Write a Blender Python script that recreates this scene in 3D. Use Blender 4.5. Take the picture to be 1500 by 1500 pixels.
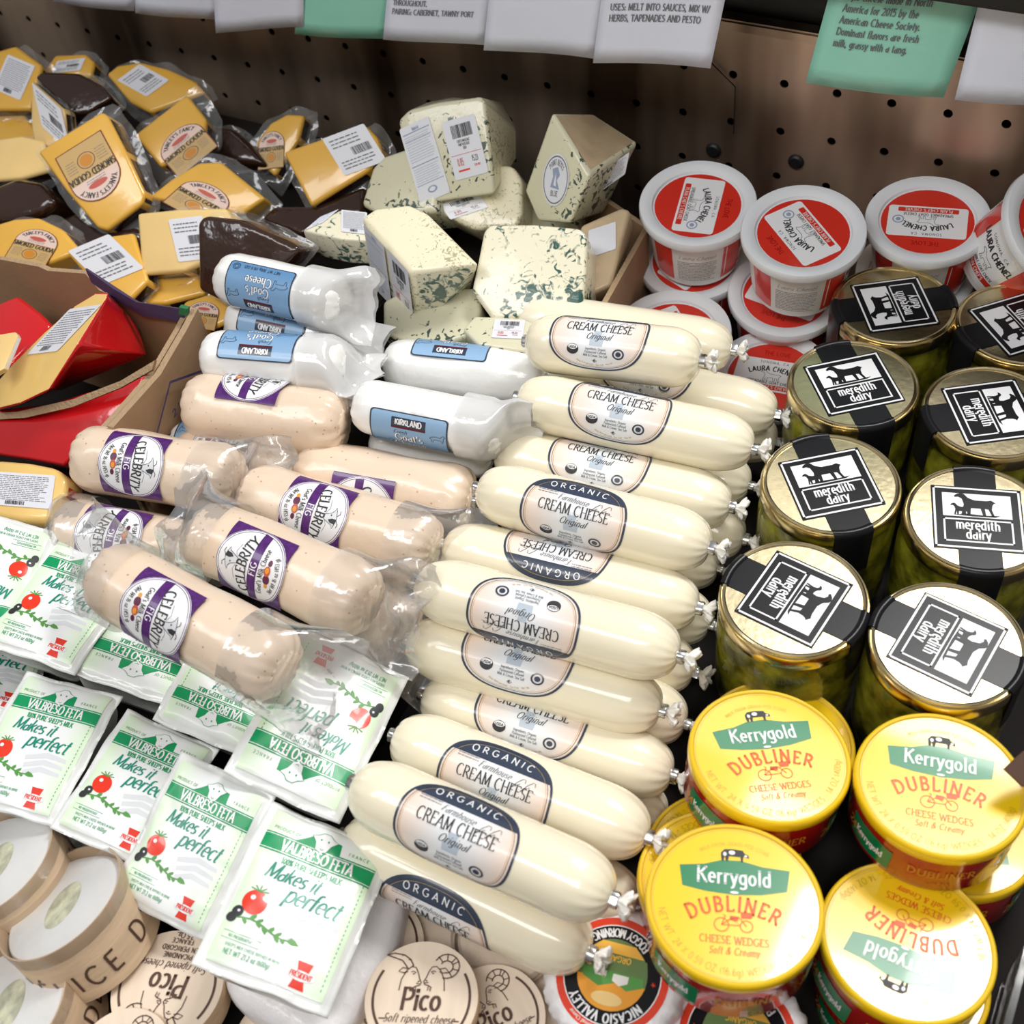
import bpy, bmesh, math, random
import numpy as np
from mathutils import Vector, Matrix, noise, geometry
random.seed(7)
for o in list(bpy.data.objects): bpy.data.objects.remove(o)
scene = bpy.context.scene
COL = scene.collection
rad = math.radians
# ------------------------------------------------------------------ camera
FPX = 1800.0
_d = np.array([219.7, -1530.9, 1800.]); _d /= np.linalg.norm(_d)
_x = np.array([3708.2, -1056.4, -1800.]); _x -= _d*(_x@_d); _x /= np.linalg.norm(_x)
_cv = lambda v: np.array([v[0], v[1], -v[2]])
_X, _Z = _cv(_x), _cv(-_d); _Y = np.cross(_Z, _X)
_M = np.array([_X, _Y, _Z])
CR = _M@[1, 0, 0]; CU = _M@[0, 1, 0]; CF = _M@[0, 0, -1]
CC = np.array([0, 0, .10])-CF*1.0
cam = bpy.data.objects.new('camera', bpy.data.cameras.new('camera'))
COL.objects.link(cam)
mw = Matrix.Identity(4)
for i in range(3):
    mw[i][0], mw[i][1], mw[i][2], mw[i][3] = CR[i], CU[i], -CF[i], CC[i]
cam.matrix_world = mw
cam.data.sensor_width = 36; cam.data.lens = 36*FPX/1500
cam.data.clip_start = .02
cam.data.dof.use_dof = True; cam.data.dof.focus_distance = .99; cam.data.dof.aperture_fstop = 9
scene.camera = cam
# ------------------------------------------------------------------ light
w = bpy.data.worlds.new('store'); scene.world = w; w.use_nodes = True
wn = w.node_tree.nodes; wl = w.node_tree.links
bg = wn['Background']
tc = wn.new('ShaderNodeTexCoord'); sx = wn.new('ShaderNodeSeparateXYZ'); cr = wn.new('ShaderNodeValToRGB')
wl.new(tc.outputs['Generated'], sx.inputs[0]); wl.new(sx.outputs['Z'], cr.inputs[0]); wl.new(cr.outputs[0], bg.inputs['Color'])
cr.color_ramp.elements[0].color = (.72, .60, .49, 1); cr.color_ramp.elements[0].position = .02
cr.color_ramp.elements[1].color = (.86, .86, .88, 1); cr.color_ramp.elements[1].position = .6
bg.inputs['Strength'].default_value = .22
def area(name, loc, look, sx_, sy_, power, col=(1, 1, 1)):
    l = bpy.data.lights.new(name, 'AREA'); l.shape = 'RECTANGLE'; l.size = sx_; l.size_y = sy_
    l.energy = power; l.color = col
    o = bpy.data.objects.new(name, l); COL.objects.link(o)
    o.location = loc
    o.rotation_euler = (Vector(look)-Vector(loc)).to_track_quat('-Z', 'Y').to_euler()
    return o
area('ceiling_lamp', (.50, .99, 2.1), (.50, .9901, 0), .64, .38, 25, (1, .985, .96))
area('ceiling_lamp', (.74, 1.45, 2.1), (.74, 1.4501, 0), .30, .50, 9, (1, .985, .96))
area('ceiling_lamp', (.10, 1.84, 2.1), (.10, 1.8401, 0), 1.3, .26, 2.6, (1, .985, .96))
area('ceiling_lamp', (.38, 1.63, 2.12), (.38, 1.6301, 0), .34, .16, 2.6, (1, .985, .96))
area('ceiling_lamp', (.1, -1.3, 2.4), (0, .1, .1), 2.4, .4, 22, (1, .975, .94))
area('ceiling_lamp', (-1.2, -1.0, 2.2), (-.2, 0, .1), .4, 1.2, 8, (.95, .97, 1))
vs = scene.view_settings
vs.view_transform = 'Standard'; vs.look = 'None'; vs.exposure = .45; vs.gamma = 1; vs.use_curve_mapping = False
# ------------------------------------------------------------------ pixel -> world
def ray(x, y): return CF*FPX+CR*(x-750)+CU*(750-y)
def P(x, y, z):
    d = ray(x, y); return Vector(CC+d*((z-CC[2])/d[2]))
def PPl(x, y, p, n):
    d = Vector(ray(x, y)); c = Vector(CC); return c+d*((p-c).dot(n)/d.dot(n))
def PY(x, y, Y):
    d = ray(x, y); return Vector(CC+d*((Y-CC[1])/d[1]))
def pix(p):
    q = np.array(p)-CC; k = q@CF
    return 750+FPX*(q@CR)/k, 750-FPX*(q@CU)/k
def frame(px, py, z, up=(0, -1), n=(0, 0, 1)):
    n = Vector(n).normalized(); O = P(px, py, z)
    Q = PPl(px+up[0]*20/math.hypot(*up), py+up[1]*20/math.hypot(*up), O, n)
    Y = (Q-O).normalized(); X = Y.cross(n).normalized()
    m = Matrix((X, Y, n)).transposed().to_4x4(); m.translation = O
    return m
def axis_frame(A, B, roll=0):
    X = (B-A).normalized(); Zt = Vector((0, 0, 1)); Y = Zt.cross(X).normalized(); Z = X.cross(Y)
    m = Matrix((X, Y, Z)).transposed().to_4x4(); m.translation = (A+B)/2
    return m@Matrix.Rotation(rad(roll), 4, 'X')
# ------------------------------------------------------------------ materials
MATS = {}
def mat(name, col, rough=.5, metal=0., coat=0., trans=0., spec=.5, sss=0., bump=0., bscale=60, bdist=.002, var=0., vscale=20, ior=1.45, emit=None, stretch=None, cw=.05):
    m = bpy.data.materials.new(name); m.use_nodes = True
    nt = m.node_tree; N = nt.nodes; L = nt.links
    b = N['Principled BSDF']
    c4 = (*col, 1)
    b.inputs['Base Color'].default_value = c4
    b.inputs['Roughness'].default_value = rough
    b.inputs['Metallic'].default_value = metal
    b.inputs['Coat Weight'].default_value = coat
    b.inputs['Coat Roughness'].default_value = cw
    b.inputs['Transmission Weight'].default_value = trans
    b.inputs['Specular IOR Level'].default_value = spec
    b.inputs['IOR'].default_value = ior
    if sss:
        b.inputs['Subsurface Weight'].default_value = sss
        b.inputs['Subsurface Radius'].default_value = (1, .8, .5)
        b.inputs['Subsurface Scale'].default_value = .006
    if bump or var:
        t = N.new('ShaderNodeTexCoord'); src = t.outputs['Object']
        if stretch:
            mp = N.new('ShaderNodeMapping'); mp.inputs['Scale'].default_value = stretch
            L.new(src, mp.inputs[0]); src = mp.outputs[0]
    if bump:
        n = N.new('ShaderNodeTexNoise'); n.inputs['Scale'].default_value = bscale; n.inputs['Detail'].default_value = 4
        L.new(src, n.inputs['Vector'])
        bp = N.new('ShaderNodeBump'); bp.inputs['Strength'].default_value = bump; bp.inputs['Distance'].default_value = bdist
        L.new(n.outputs[0], bp.inputs['Height']); L.new(bp.outputs[0], b.inputs['Normal'])
        if coat: L.new(bp.outputs[0], b.inputs['Coat Normal'])
    if var:
        n2 = N.new('ShaderNodeTexNoise'); n2.inputs['Scale'].default_value = vscale; n2.inputs['Detail'].default_value = 3
        L.new(src, n2.inputs['Vector'])
        r = N.new('ShaderNodeValToRGB')
        r.color_ramp.elements[0].position = .35; r.color_ramp.elements[1].position = .65
        r.color_ramp.elements[0].color = tuple(max(0, c*(1-var)) for c in col)+(1,)
        r.color_ramp.elements[1].color = tuple(min(1, c*(1+var*.5)) for c in col)+(1,)
        L.new(n2.outputs[0], r.inputs[0]); L.new(r.outputs[0], b.inputs['Base Color'])
    MATS[name] = m
    return m
def film_mat(name, fac=.12, tint=(1, 1, 1), haze=.06, bscale=40):
    m = bpy.data.materials.new(name); m.use_nodes = True
    nt = m.node_tree; N = nt.nodes; L = nt.links
    N.remove(N['Principled BSDF']); out = N['Material Output']
    tr = N.new('ShaderNodeBsdfTransparent'); tr.inputs[0].default_value = (*tint, 1)
    gl = N.new('ShaderNodeBsdfGlossy'); gl.inputs['Roughness'].default_value = .12
    df = N.new('ShaderNodeBsdfDiffuse'); df.inputs[0].default_value = (.9, .9, .9, 1)
    t = N.new('ShaderNodeTexCoord'); n = N.new('ShaderNodeTexNoise'); n.inputs['Scale'].default_value = bscale; n.inputs['Detail'].default_value = 3
    L.new(t.outputs['Object'], n.inputs['Vector'])
    bp = N.new('ShaderNodeBump'); bp.inputs['Strength'].default_value = .5; bp.inputs['Distance'].default_value = .004
    L.new(n.outputs[0], bp.inputs['Height']); L.new(bp.outputs[0], gl.inputs['Normal'])
    lw = N.new('ShaderNodeLayerWeight'); lw.inputs[0].default_value = .35; L.new(bp.outputs[0], lw.inputs['Normal'])
    ma = N.new('ShaderNodeMath'); ma.operation = 'ADD'; ma.use_clamp = True; ma.inputs[1].default_value = fac
    mu = N.new('ShaderNodeMath'); mu.operation = 'MULTIPLY'; mu.inputs[1].default_value = .5
    L.new(lw.outputs['Fresnel'], mu.inputs[0]); L.new(mu.outputs[0], ma.inputs[0])
    m1 = N.new('ShaderNodeMixShader'); m1.inputs[0].default_value = haze
    L.new(tr.outputs[0], m1.inputs[1]); L.new(df.outputs[0], m1.inputs[2])
    m2 = N.new('ShaderNodeMixShader'); L.new(ma.outputs[0], m2.inputs[0])
    L.new(m1.outputs[0], m2.inputs[1]); L.new(gl.outputs[0], m2.inputs[2]); L.new(m2.outputs[0], out.inputs[0])
    MATS[name] = m
    return m
def grad_mat(name, c0, c1, axis, p0, p1, rough=.35, coat=.3, absv=True):
    """printed gradient along the label's own u or v"""
    m = mat(name, c0, rough, coat=coat); N = m.node_tree.nodes; L = m.node_tree.links
    uv = N.new('ShaderNodeUVMap'); s = N.new('ShaderNodeSeparateXYZ'); L.new(uv.outputs[0], s.inputs[0])
    src = s.outputs[axis]
    if absv:
        a = N.new('ShaderNodeMath'); a.operation = 'ABSOLUTE'; L.new(src, a.inputs[0]); src = a.outputs[0]
    mr = N.new('ShaderNodeMapRange'); mr.inputs[1].default_value = p0; mr.inputs[2].default_value = p1
    L.new(src, mr.inputs[0])
    mx = N.new('ShaderNodeMix'); mx.data_type = 'RGBA'; mx.inputs[6].default_value = (*c0, 1); mx.inputs[7].default_value = (*c1, 1)
    L.new(mr.outputs[0], mx.inputs[0]); L.new(mx.outputs[2], N['Principled BSDF'].inputs['Base Color'])
    return m
def vein_mat(name, base, vein, thr=.62, scale=38, rough=.3, coat=.6):
    m = mat(name, base, rough, coat=coat, bump=.35, bscale=90, bdist=.0015, cw=.15); N = m.node_tree.nodes; L = m.node_tree.links
    t = N.new('ShaderNodeTexCoord')
    n0 = N.new('ShaderNodeTexNoise'); n0.inputs['Scale'].default_value = 12; n0.inputs['Detail'].default_value = 2
    n1 = N.new('ShaderNodeTexNoise'); n1.inputs['Scale'].default_value = scale*3.4; n1.inputs['Detail'].default_value = 5; n1.inputs['Distortion'].default_value = 1.2
    L.new(t.outputs['Object'], n0.inputs['Vector']); L.new(t.outputs['Object'], n1.inputs['Vector'])
    mm = N.new('ShaderNodeMath'); mm.operation = 'MULTIPLY_ADD'; mm.inputs[1].default_value = .70
    L.new(n0.outputs[0], mm.inputs[0]); L.new(n1.outputs[0], mm.inputs[2])
    r = N.new('ShaderNodeValToRGB'); r.color_ramp.elements[0].position = thr+.155; r.color_ramp.elements[0].color = (*base, 1)
    r.color_ramp.elements[1].position = thr+.27; r.color_ramp.elements[1].color = (*vein, 1)
    L.new(mm.outputs[0], r.inputs[0])
    L.new(r.outputs[0], N['Principled BSDF'].inputs['Base Color'])
    return m
W = (.86, .86, .86)
mat('white', (.84, .84, .85), .4, coat=.3)
mat('paper', (.79, .83, .96), .35, coat=.5, cw=.12, bump=.25, bscale=60)
mat('green_paper', (.30, .70, .56), .35, coat=.5, cw=.12, bump=.25, bscale=60)
mat('black', (.008, .008, .010), .3, spec=.28)
mat('ink', (.03, .03, .035), .5)
mat('greyink', (.16, .17, .19), .5)
mat('navy', (.035, .05, .085), .3, coat=.4)
mat('cream', (.93, .855, .66), .22, coat=.7, sss=.25, bump=.10, bscale=25, cw=.08, var=.04, vscale=8)
mat('cream_tail', (.88, .85, .78), .3, coat=.5, sss=.2)
mat('steel', (.6, .6, .6), .25, metal=1)
grad_mat('cream_label', (.80, .82, .84), (.86, .66, .52), 0, .008, .036)
mat('greyblue', (.48, .55, .63), .4)
mat('kirk', (.88, .88, .86), .22, coat=.6, bump=.45, bscale=38, bdist=.004, sss=.15, cw=.1)
grad_mat('kirk_blue', (.11, .26, .48), (.30, .48, .70), 1, -.02, .022, absv=False)
mat('kirk_red', (.10, .01, .02), .4)
mat('fig', (.80, .64, .49), .3, coat=.5, bump=.5, bscale=26, bdist=.004, cw=.15, sss=.1)
mat('purple', (.09, .018, .16), .3, coat=.4, var=.25, vscale=300)
mat('figred', (.55, .10, .07), .4)
mat('figdark', (.12, .02, .06), .4)
grad_mat('feta', (.84, .86, .86), (.62, .84, .50), 0, .016, .044, rough=.38, coat=.2)
mat('fetawhite', (.84, .86, .84), .28, coat=.6, bump=.35, bscale=45, bdist=.003, cw=.1)
mat('fetagreen', (.0, .30, .10), .4, coat=.1)
mat('fetateal', (.0, .25, .17), .4, coat=.1)
mat('leaf', (.09, .30, .06), .4)
mat('tomato', (.80, .04, .015), .25, coat=.5)
mat('fetagrey', (.68, .70, .73), .4)
mat('redlogo', (.72, .04, .02), .4)
mat('gold', (.70, .60, .38), .26, metal=1, bump=.25, bscale=140, bdist=.0008)
mat('goldrim', (.78, .66, .40), .20, metal=1)
mat('glass', (.93, .97, .90), .03, trans=1, ior=1.45)
mat('oilcubes', (.42, .38, .03), .12, coat=.6, var=.75, vscale=45, bump=.8, bscale=30, bdist=.01)
mat('tub', (.86, .85, .84), .3, coat=.3)
mat('tublid', (.80, .82, .85), .28, coat=.3, sss=.1)
mat('tubred', (.68, .035, .02), .3, coat=.5)
mat('tubcream', (.80, .77, .72), .35, coat=.3)
mat('bluegrey', (.30, .36, .50), .5)
mat('kyellow', (.93, .60, .008), .22, coat=.8, cw=.06)
mat('krim', (.90, .60, .05), .22, coat=.8)
mat('kgreen', (.0, .20, .07), .3, coat=.5)
mat('kred', (.42, .01, .008), .22, coat=.8, cw=.05)
mat('kink', (.70, .10, .01), .4)
mat('kink2', (.52, .36, .01), .4)
mat('kgold', (.60, .24, .02), .4)
mat('wood', (.72, .53, .35), .6, var=.14, vscale=14, stretch=(1, 1, 7), bump=.2, bscale=60)
mat('woodlid', (.80, .66, .52), .55, var=.05, vscale=20, stretch=(6, 1, 1))
mat('woodedge', (.62, .44, .27), .6)
mat('brownink', (.09, .045, .03), .5)
mat('rindwhite', (.86, .86, .85), .5, bump=.6, bscale=70, bdist=.002, var=.05)
mat('rindcenter', (.74, .74, .54), .6, var=.35, vscale=90)
mat('gouda', (.82, .46, .07), .28, coat=.7, bump=.2, bscale=20, bdist=.004, var=.07, vscale=10, cw=.08)
mat('goudapale', (.88, .62, .25), .28, coat=.7, bump=.2, bscale=20, bdist=.004, var=.07, vscale=10, cw=.08)
mat('rindbrown', (.035, .014, .008), .2, coat=.6, bump=.7, bscale=22, bdist=.006, cw=.06)
mat('tan', (.58, .38, .14), .35, coat=.4)
mat('pinkpaper', (.80, .60, .52), .35, coat=.4)
mat('darkred', (.16, .02, .01), .4)
mat('redwax', (.60, .008, .012), .16, coat=1, bump=.2, bscale=16, bdist=.006, cw=.05)
mat('redpaste', (.86, .58, .19), .3, coat=.6, var=.08, vscale=12, bump=.2, bscale=30)
mat('redpaste2', (.86, .58, .19), .3, coat=.6, var=.08, vscale=12, bump=.2, bscale=30)
mat('sticker', (.76, .77, .82), .35, coat=.5)
mat('cardboard', (.36, .22, .12), .75, var=.14, vscale=9, bump=.2, bscale=120)
mat('cardedge', (.42, .29, .17), .8, bump=1, bscale=300, bdist=.002)
mat('cardpurple', (.07, .05, .12), .6)
mat('cardgreen', (.03, .18, .07), .6)
vein_mat('bluepaste', (.84, .79, .60), (.03, .10, .08), thr=.745)
vein_mat('bluepaste2', (.70, .67, .48), (.05, .08, .06), thr=.815)
vein_mat('bluerind', (.86, .79, .57), (.45, .42, .26), thr=.83, scale=80)
mat('bluetan', (.60, .45, .28), .4, coat=.4, var=.15, vscale=40)
mat('orange', (.78, .33, .03), .4)
mat('nicred', (.75, .05, .015), .35, coat=.4)
mat('nicgreen', (.12, .20, .06), .5)
mat('paperwrap', (.84, .82, .83), .4, coat=.3, bump=.9, bscale=40, bdist=.004)
mat('blackmetal', (.010, .010, .011), .45)
mat('deck', (.014, .012, .011), .8, var=.2, vscale=6, spec=.15)
film_mat('film', .06, haze=.10)
film_mat('film_white', .10, haze=.60, bscale=30)
film_mat('film_clear', .06, haze=.03, bscale=8)
# brushed steel panel with brown and bright reflection streaks painted into its colour
def panel_mat():
    m = mat('panel', (.42, .37, .32), .33, metal=.85); N = m.node_tree.nodes; L = m.node_tree.links
    t = N.new('ShaderNodeTexCoord'); b = N['Principled BSDF']
    mp = N.new('ShaderNodeMapping'); mp.inputs['Scale'].default_value = (1, 1, .22); L.new(t.outputs['Object'], mp.inputs[0])
    n = N.new('ShaderNodeTexNoise'); n.inputs['Scale'].default_value = 9; n.inputs['Detail'].default_value = 3; L.new(mp.outputs[0], n.inputs['Vector'])
    r = N.new('ShaderNodeValToRGB'); e = r.color_ramp.elements
    e[0].position = .36; e[0].color = (.15, .10, .07, 1); e[1].position = .62; e[1].color = (.92, .72, .55, 1)
    L.new(n.outputs[0], r.inputs[0]); L.new(r.outputs[0], b.inputs['Base Color'])
    n2 = N.new('ShaderNodeTexNoise'); n2.inputs['Scale'].default_value = 5; n2.inputs['Detail'].default_value = 2
    L.new(mp.outputs[0], n2.inputs['Vector'])
    bp = N.new('ShaderNodeBump'); bp.inputs['Strength'].default_value = .5; bp.inputs['Distance'].default_value = .02
    L.new(n2.outputs[0], bp.inputs['Height']); L.new(bp.outputs[0], b.inputs['Normal'])
    n3 = N.new('ShaderNodeTexNoise'); n3.inputs['Scale'].default_value = 600
    L.new(t.outputs['Object'], n3.inputs['Vector'])
    mr = N.new('ShaderNodeMapRange'); mr.inputs[3].default_value = .30; mr.inputs[4].default_value = .46
    L.new(n3.outputs[0], mr.inputs[0]); L.new(mr.outputs[0], b.inputs['Roughness'])
panel_mat()
# speckled fig cheese
def speckle(name, col2, thr):
    m = MATS[name]; N = m.node_tree.nodes; L = m.node_tree.links; b = N['Principled BSDF']
    t = N.new('ShaderNodeTexCoord'); v = N.new('ShaderNodeTexVoronoi'); v.inputs['Scale'].default_value = 130
    L.new(t.outputs['Object'], v.inputs['Vector'])
    r = N.new('ShaderNodeValToRGB'); r.color_ramp.elements[0].position = thr; r.color_ramp.elements[0].color = (*col2, 1)
    r.color_ramp.elements[1].position = thr+.06; r.color_ramp.elements[1].color = b.inputs['Base Color'].default_value
    L.new(v.outputs['Distance'], r.inputs[0]); L.new(r.outputs[0], b.inputs['Base Color'])
speckle('fig', (.52, .33, .22), .07)
# ------------------------------------------------------------------ objects
def link_mesh(name, me, parent=None, M=None):
    o = bpy.data.objects.new(name, me); COL.objects.link(o)
    if parent: o.parent = parent
    if M is not None: o.matrix_local = M
    return o
def thing(name, label, cat, M, group=None):
    o = bpy.data.objects.new(name, None); COL.objects.link(o); o.empty_display_size = .02
    o.matrix_world = M; o['label'] = label; o['category'] = cat
    if group: o['group'] = group
    return o
def mk(name, verts, faces, mats, mi=None, smooth=True, sharp=None):
    me = bpy.data.meshes.new(name); me.from_pydata([tuple(v) for v in verts], [], faces)
    for m in mats: me.materials.append(MATS[m])
    if mi: me.polygons.foreach_set('material_index', mi)
    me.polygons.foreach_set('use_smooth', [smooth]*len(me.polygons))
    me.update()
    if sharp: me.set_sharp_from_angle(angle=rad(sharp))
    return me
def lathe(name, prof, mats, seg=64, mis=None, sharp=35, rf=None):
    """prof: list of (r,z); closed at r=0 ends if given"""
    V = []; Fc = []; MI = []
    n = len(prof)
    for k, (r, z) in enumerate(prof):
        for s in range(seg):
            a = 2*math.pi*s/seg; rr = r*(rf(a, k, z) if rf else 1)
            V.append((rr*math.cos(a), rr*math.sin(a), z))
    for k in range(n-1):
        for s in range(seg):
            Fc.append((k*seg+s, k*seg+(s+1) % seg, (k+1)*seg+(s+1) % seg, (k+1)*seg+s)); MI.append(mis[k] if mis else 0)
    for k, e in ((0, True), (n-1, False)):
        if 1e-6 < prof[k][0] < .002:
            f = [k*seg+s for s in range(seg)]
            if e: f.reverse()
            Fc.append(tuple(f)); MI.append(mis[0 if e else -1] if mis else 0)
    me = mk(name, V, Fc, mats, MI, True, sharp)
    return me
# ------------------------------------------------------------------ stroke letters
def A_(cx, cy, rx, ry, a0, a1, n=None):
    n = n or max(3, int(abs(a1-a0)/26)+1)
    return [(cx+rx*math.cos(rad(a0+(a1-a0)*i/n)), cy+ry*math.sin(rad(a0+(a1-a0)*i/n))) for i in range(n+1)]
GL = {
'A': (.74, [[(.04, 0), (.37, 1), (.70, 0)], [(.16, .34), (.58, .34)]]),
'B': (.62, [[(.1, 0), (.1, 1)], [(.1, 1), (.3, 1)]+A_(.3, .76, .22, .24, 90, -90)+[(.1, .52)], [(.1, .52), (.32, .52)]+A_(.32, .26, .25, .26, 90, -90)+[(.1, 0)]]),
'C': (.74, [A_(.42, .5, .35, .5, 48, 312, 12)]),
'D': (.74, [[(.1, 0), (.1, 1)], [(.1, 1), (.28, 1)]+A_(.28, .5, .40, .5, 90, -90, 10)+[(.1, 0)]]),
'E': (.58, [[(.1, 0), (.1, 1)], [(.1, 1), (.54, 1)], [(.1, .52), (.44, .52)], [(.1, 0), (.54, 0)]]),
'F': (.55, [[(.1, 0), (.1, 1)], [(.1, 1), (.52, 1)], [(.1, .52), (.42, .52)]]),
'G': (.78, [A_(.42, .5, .35, .5, 48, 325, 12)+[(.72, .42), (.5, .42)]]),
'H': (.74, [[(.1, 0), (.1, 1)], [(.64, 0), (.64, 1)], [(.1, .52), (.64, .52)]]),
'I': (.26, [[(.13, 0), (.13, 1)]]),
'J': (.42, [[(.3, 1), (.3, .2)]+A_(.14, .2, .16, .2, 0, -120)]),
'K': (.66, [[(.1, 0), (.1, 1)], [(.58, 1), (.12, .46)], [(.26, .62), (.62, 0)]]),
'L': (.56, [[(.1, 1), (.1, 0)], [(.1, 0), (.52, 0)]]),
'M': (.88, [[(.1, 0), (.12, 1), (.44, .12), (.76, 1), (.78, 0)]]),
'N': (.76, [[(.1, 0), (.1, 1), (.66, 0), (.66, 1)]]),
'O': (.82, [A_(.41, .5, .34, .5, 90, 450, 16)]),
'P': (.60, [[(.1, 0), (.1, 1)], [(.1, 1), (.3, 1)]+A_(.3, .73, .25, .27, 90, -90)+[(.1, .46)]]),
'Q': (.82, [A_(.41, .5, .34, .5, 90, 450, 16), [(.45, .25), (.75, -.1)]]),
'R': (.66, [[(.1, 0), (.1, 1)], [(.1, 1), (.3, 1)]+A_(.3, .74, .24, .26, 90, -90)+[(.1, .48)], [(.3, .48), (.62, 0)]]),
'S': (.56, [A_(.29, .75, .2, .25, 35, 270)+A_(.27, .25, .22, .25, 90, -145)]),
'T': (.62, [[(.31, 0), (.31, 1)], [(.02, 1), (.60, 1)]]),
'U': (.74, [[(.1, 1), (.1, .3)]+A_(.37, .3, .27, .3, 180, 360)+[(.64, 1)]]),
'V': (.70, [[(.03, 1), (.35, 0), (.67, 1)]]),
'W': (1.0, [[(.03, 1), (.27, 0), (.5, .9), (.73, 0), (.97, 1)]]),
'X': (.66, [[(.05, 0), (.6, 1)], [(.05, 1), (.6, 0)]]),
'Y': (.66, [[(.03, 1), (.33, .48), (.33, 0)], [(.33, .48), (.63, 1)]]),
'Z': (.62, [[(.06, 1), (.56, 1), (.06, 0), (.56, 0)]]),
'a': (.52, [A_(.25, .22, .18, .23, 40, 330), [(.43, .64), (.43, 0)]]),
'b': (.54, [[(.1, 1), (.1, 0)], A_(.28, .32, .2, .32, 140, -140)]),
'c': (.48, [A_(.28, .32, .21, .32, 50, 310)]),
'd': (.54, [[(.44, 1), (.44, 0)], A_(.26, .32, .2, .32, 40, 320)]),
'e': (.50, [[(.08, .34), (.44, .34)]+A_(.26, .33, .19, .32, 0, 310)]),
'f': (.34, [A_(.3, .82, .14, .18, 60, 180)+[(.16, 0)], [(.03, .62), (.3, .62)]]),
'g': (.52, [A_(.25, .33, .19, .3, 40, 320), [(.44, .64), (.44, -.12)]+A_(.25, -.12, .19, .18, 0, -150)]),
'h': (.54, [[(.1, 1), (.1, 0)], A_(.27, .42, .17, .22, 160, 0)+[(.44, 0)]]),
'i': (.24, [[(.12, .64), (.12, 0)], [(.12, .84), (.12, .92)]]),
'j': (.24, [[(.14, .64), (.14, -.15), (.02, -.28)], [(.14, .84), (.14, .92)]]),
'k': (.50, [[(.1, 1), (.1, 0)], [(.42, .64), (.12, .3)], [(.2, .38), (.46, 0)]]),
'l': (.24, [[(.12, 1), (.12, 0)]]),
'm': (.82, [[(.1, .64), (.1, 0)], A_(.26, .44, .15, .2, 165, 0)+[(.41, 0)], A_(.57, .44, .16, .2, 165, 0)+[(.73, 0)]]),
'n': (.54, [[(.1, .64), (.1, 0)], A_(.27, .42, .17, .22, 165, 0)+[(.44, 0)]]),
'o': (.54, [A_(.27, .32, .20, .32, 90, 450, 12)]),
'p': (.54, [[(.1, .64), (.1, -.3)], A_(.28, .32, .2, .32, 140, -140)]),
'q': (.54, [[(.44, .64), (.44, -.3)], A_(.26, .32, .2, .32, 40, 320)]),
'r': (.36, [[(.1, .64), (.1, 0)], A_(.26, .44, .15, .2, 165, 50)]),
's': (.42, [A_(.22, .48, .13, .16, 40, 270)+A_(.21, .16, .15, .16, 90, -140)]),
't': (.34, [[(.15, .9), (.15, .14)]+A_(.25, .14, .1, .14, 180, 300), [(.02, .64), (.3, .64)]]),
'u': (.54, [[(.1, .64), (.1, .22)]+A_(.27, .22, .17, .22, 180, 350), [(.44, .64), (.44, 0)]]),
'v': (.48, [[(.04, .64), (.24, 0), (.44, .64)]]),
'w': (.70, [[(.04, .64), (.2, 0), (.35, .55), (.5, 0), (.66, .64)]]),
'x': (.46, [[(.04, 0), (.42, .64)], [(.04, .64), (.42, 0)]]),
'y': (.48, [[(.04, .64), (.24, 0)], [(.44, .64), (.18, -.22), (.04, -.28)]]),
'z': (.46, [[(.05, .64), (.4, .64), (.05, 0), (.42, 0)]]),
'0': (.56, [A_(.28, .5, .21, .5, 90, 450, 14)]), '1': (.34, [[(.06, .8), (.2, 1), (.2, 0)]]),
'2': (.54, [A_(.27, .74, .2, .26, 165, -30)+[(.06, 0), (.5, 0)]]),
'3': (.52, [A_(.25, .76, .19, .24, 150, -90)+A_(.25, .26, .22, .26, 90, -150)]),
'4': (.56, [[(.4, 0), (.4, 1), (.05, .3), (.54, .3)]]),
'5': (.54, [[(.46, 1), (.14, 1), (.11, .56)]+A_(.27, .32, .22, .32, 110, -140)]),
'6': (.54, [A_(.4, .6, .32, .4, 100, 180)+A_(.28, .3, .2, .3, 180, 540, 12)]),
'7': (.52, [[(.05, 1), (.48, 1), (.2, 0)]]),
'8': (.54, [A_(.27, .76, .17, .24, -90, 270, 12), A_(.27, .26, .21, .26, 90, 450, 12)]),
'9': (.54, [A_(.27, .7, .2, .3, 0, 360, 12)+A_(.15, .4, .32, .4, 20, -80)]),
'.': (.22, [[(.1, .0), (.1, .09)]]), ',': (.22, [[(.12, .06), (.07, -.14)]]), ':': (.22, [[(.1, 0), (.1, .09)], [(.1, .45), (.1, .54)]]),
"'": (.18, [[(.1, 1), (.08, .78)]]), '-': (.4, [[(.06, .38), (.34, .38)]]), '/': (.4, [[(.04, -.05), (.36, 1.05)]]),
'%': (.8, [A_(.2, .76, .14, .2, 0, 360, 8), A_(.6, .24, .14, .2, 0, 360, 8), [(.15, 0), (.65, 1)]]),
'&': (.72, [[(.66, 0), (.2, .68)]+A_(.32, .8, .14, .18, 200, -30)+A_(.26, .24, .22, .24, 80, 300)+[(.64, .44)]]),
'(': (.3, [A_(.36, .45, .26, .6, 130, 230)]), ')': (.3, [A_(-.06, .45, .26, .6, 50, -50)]),
' ': (.34, []), '\u00c9': (.58, [[(.1, 0), (.1, 1)], [(.1, 1), (.54, 1)], [(.1, .52), (.44, .52)], [(.1, 0), (.54, 0)], [(.28, 1.14), (.42, 1.3)]]),
'+': (.5, [[(.25, .2), (.25, .7)], [(.02, .45), (.48, .45)]]),
}
GL['\u00e9'] = (.5, GL['e'][1]+[[(.24, .76), (.36, .94)]])
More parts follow.
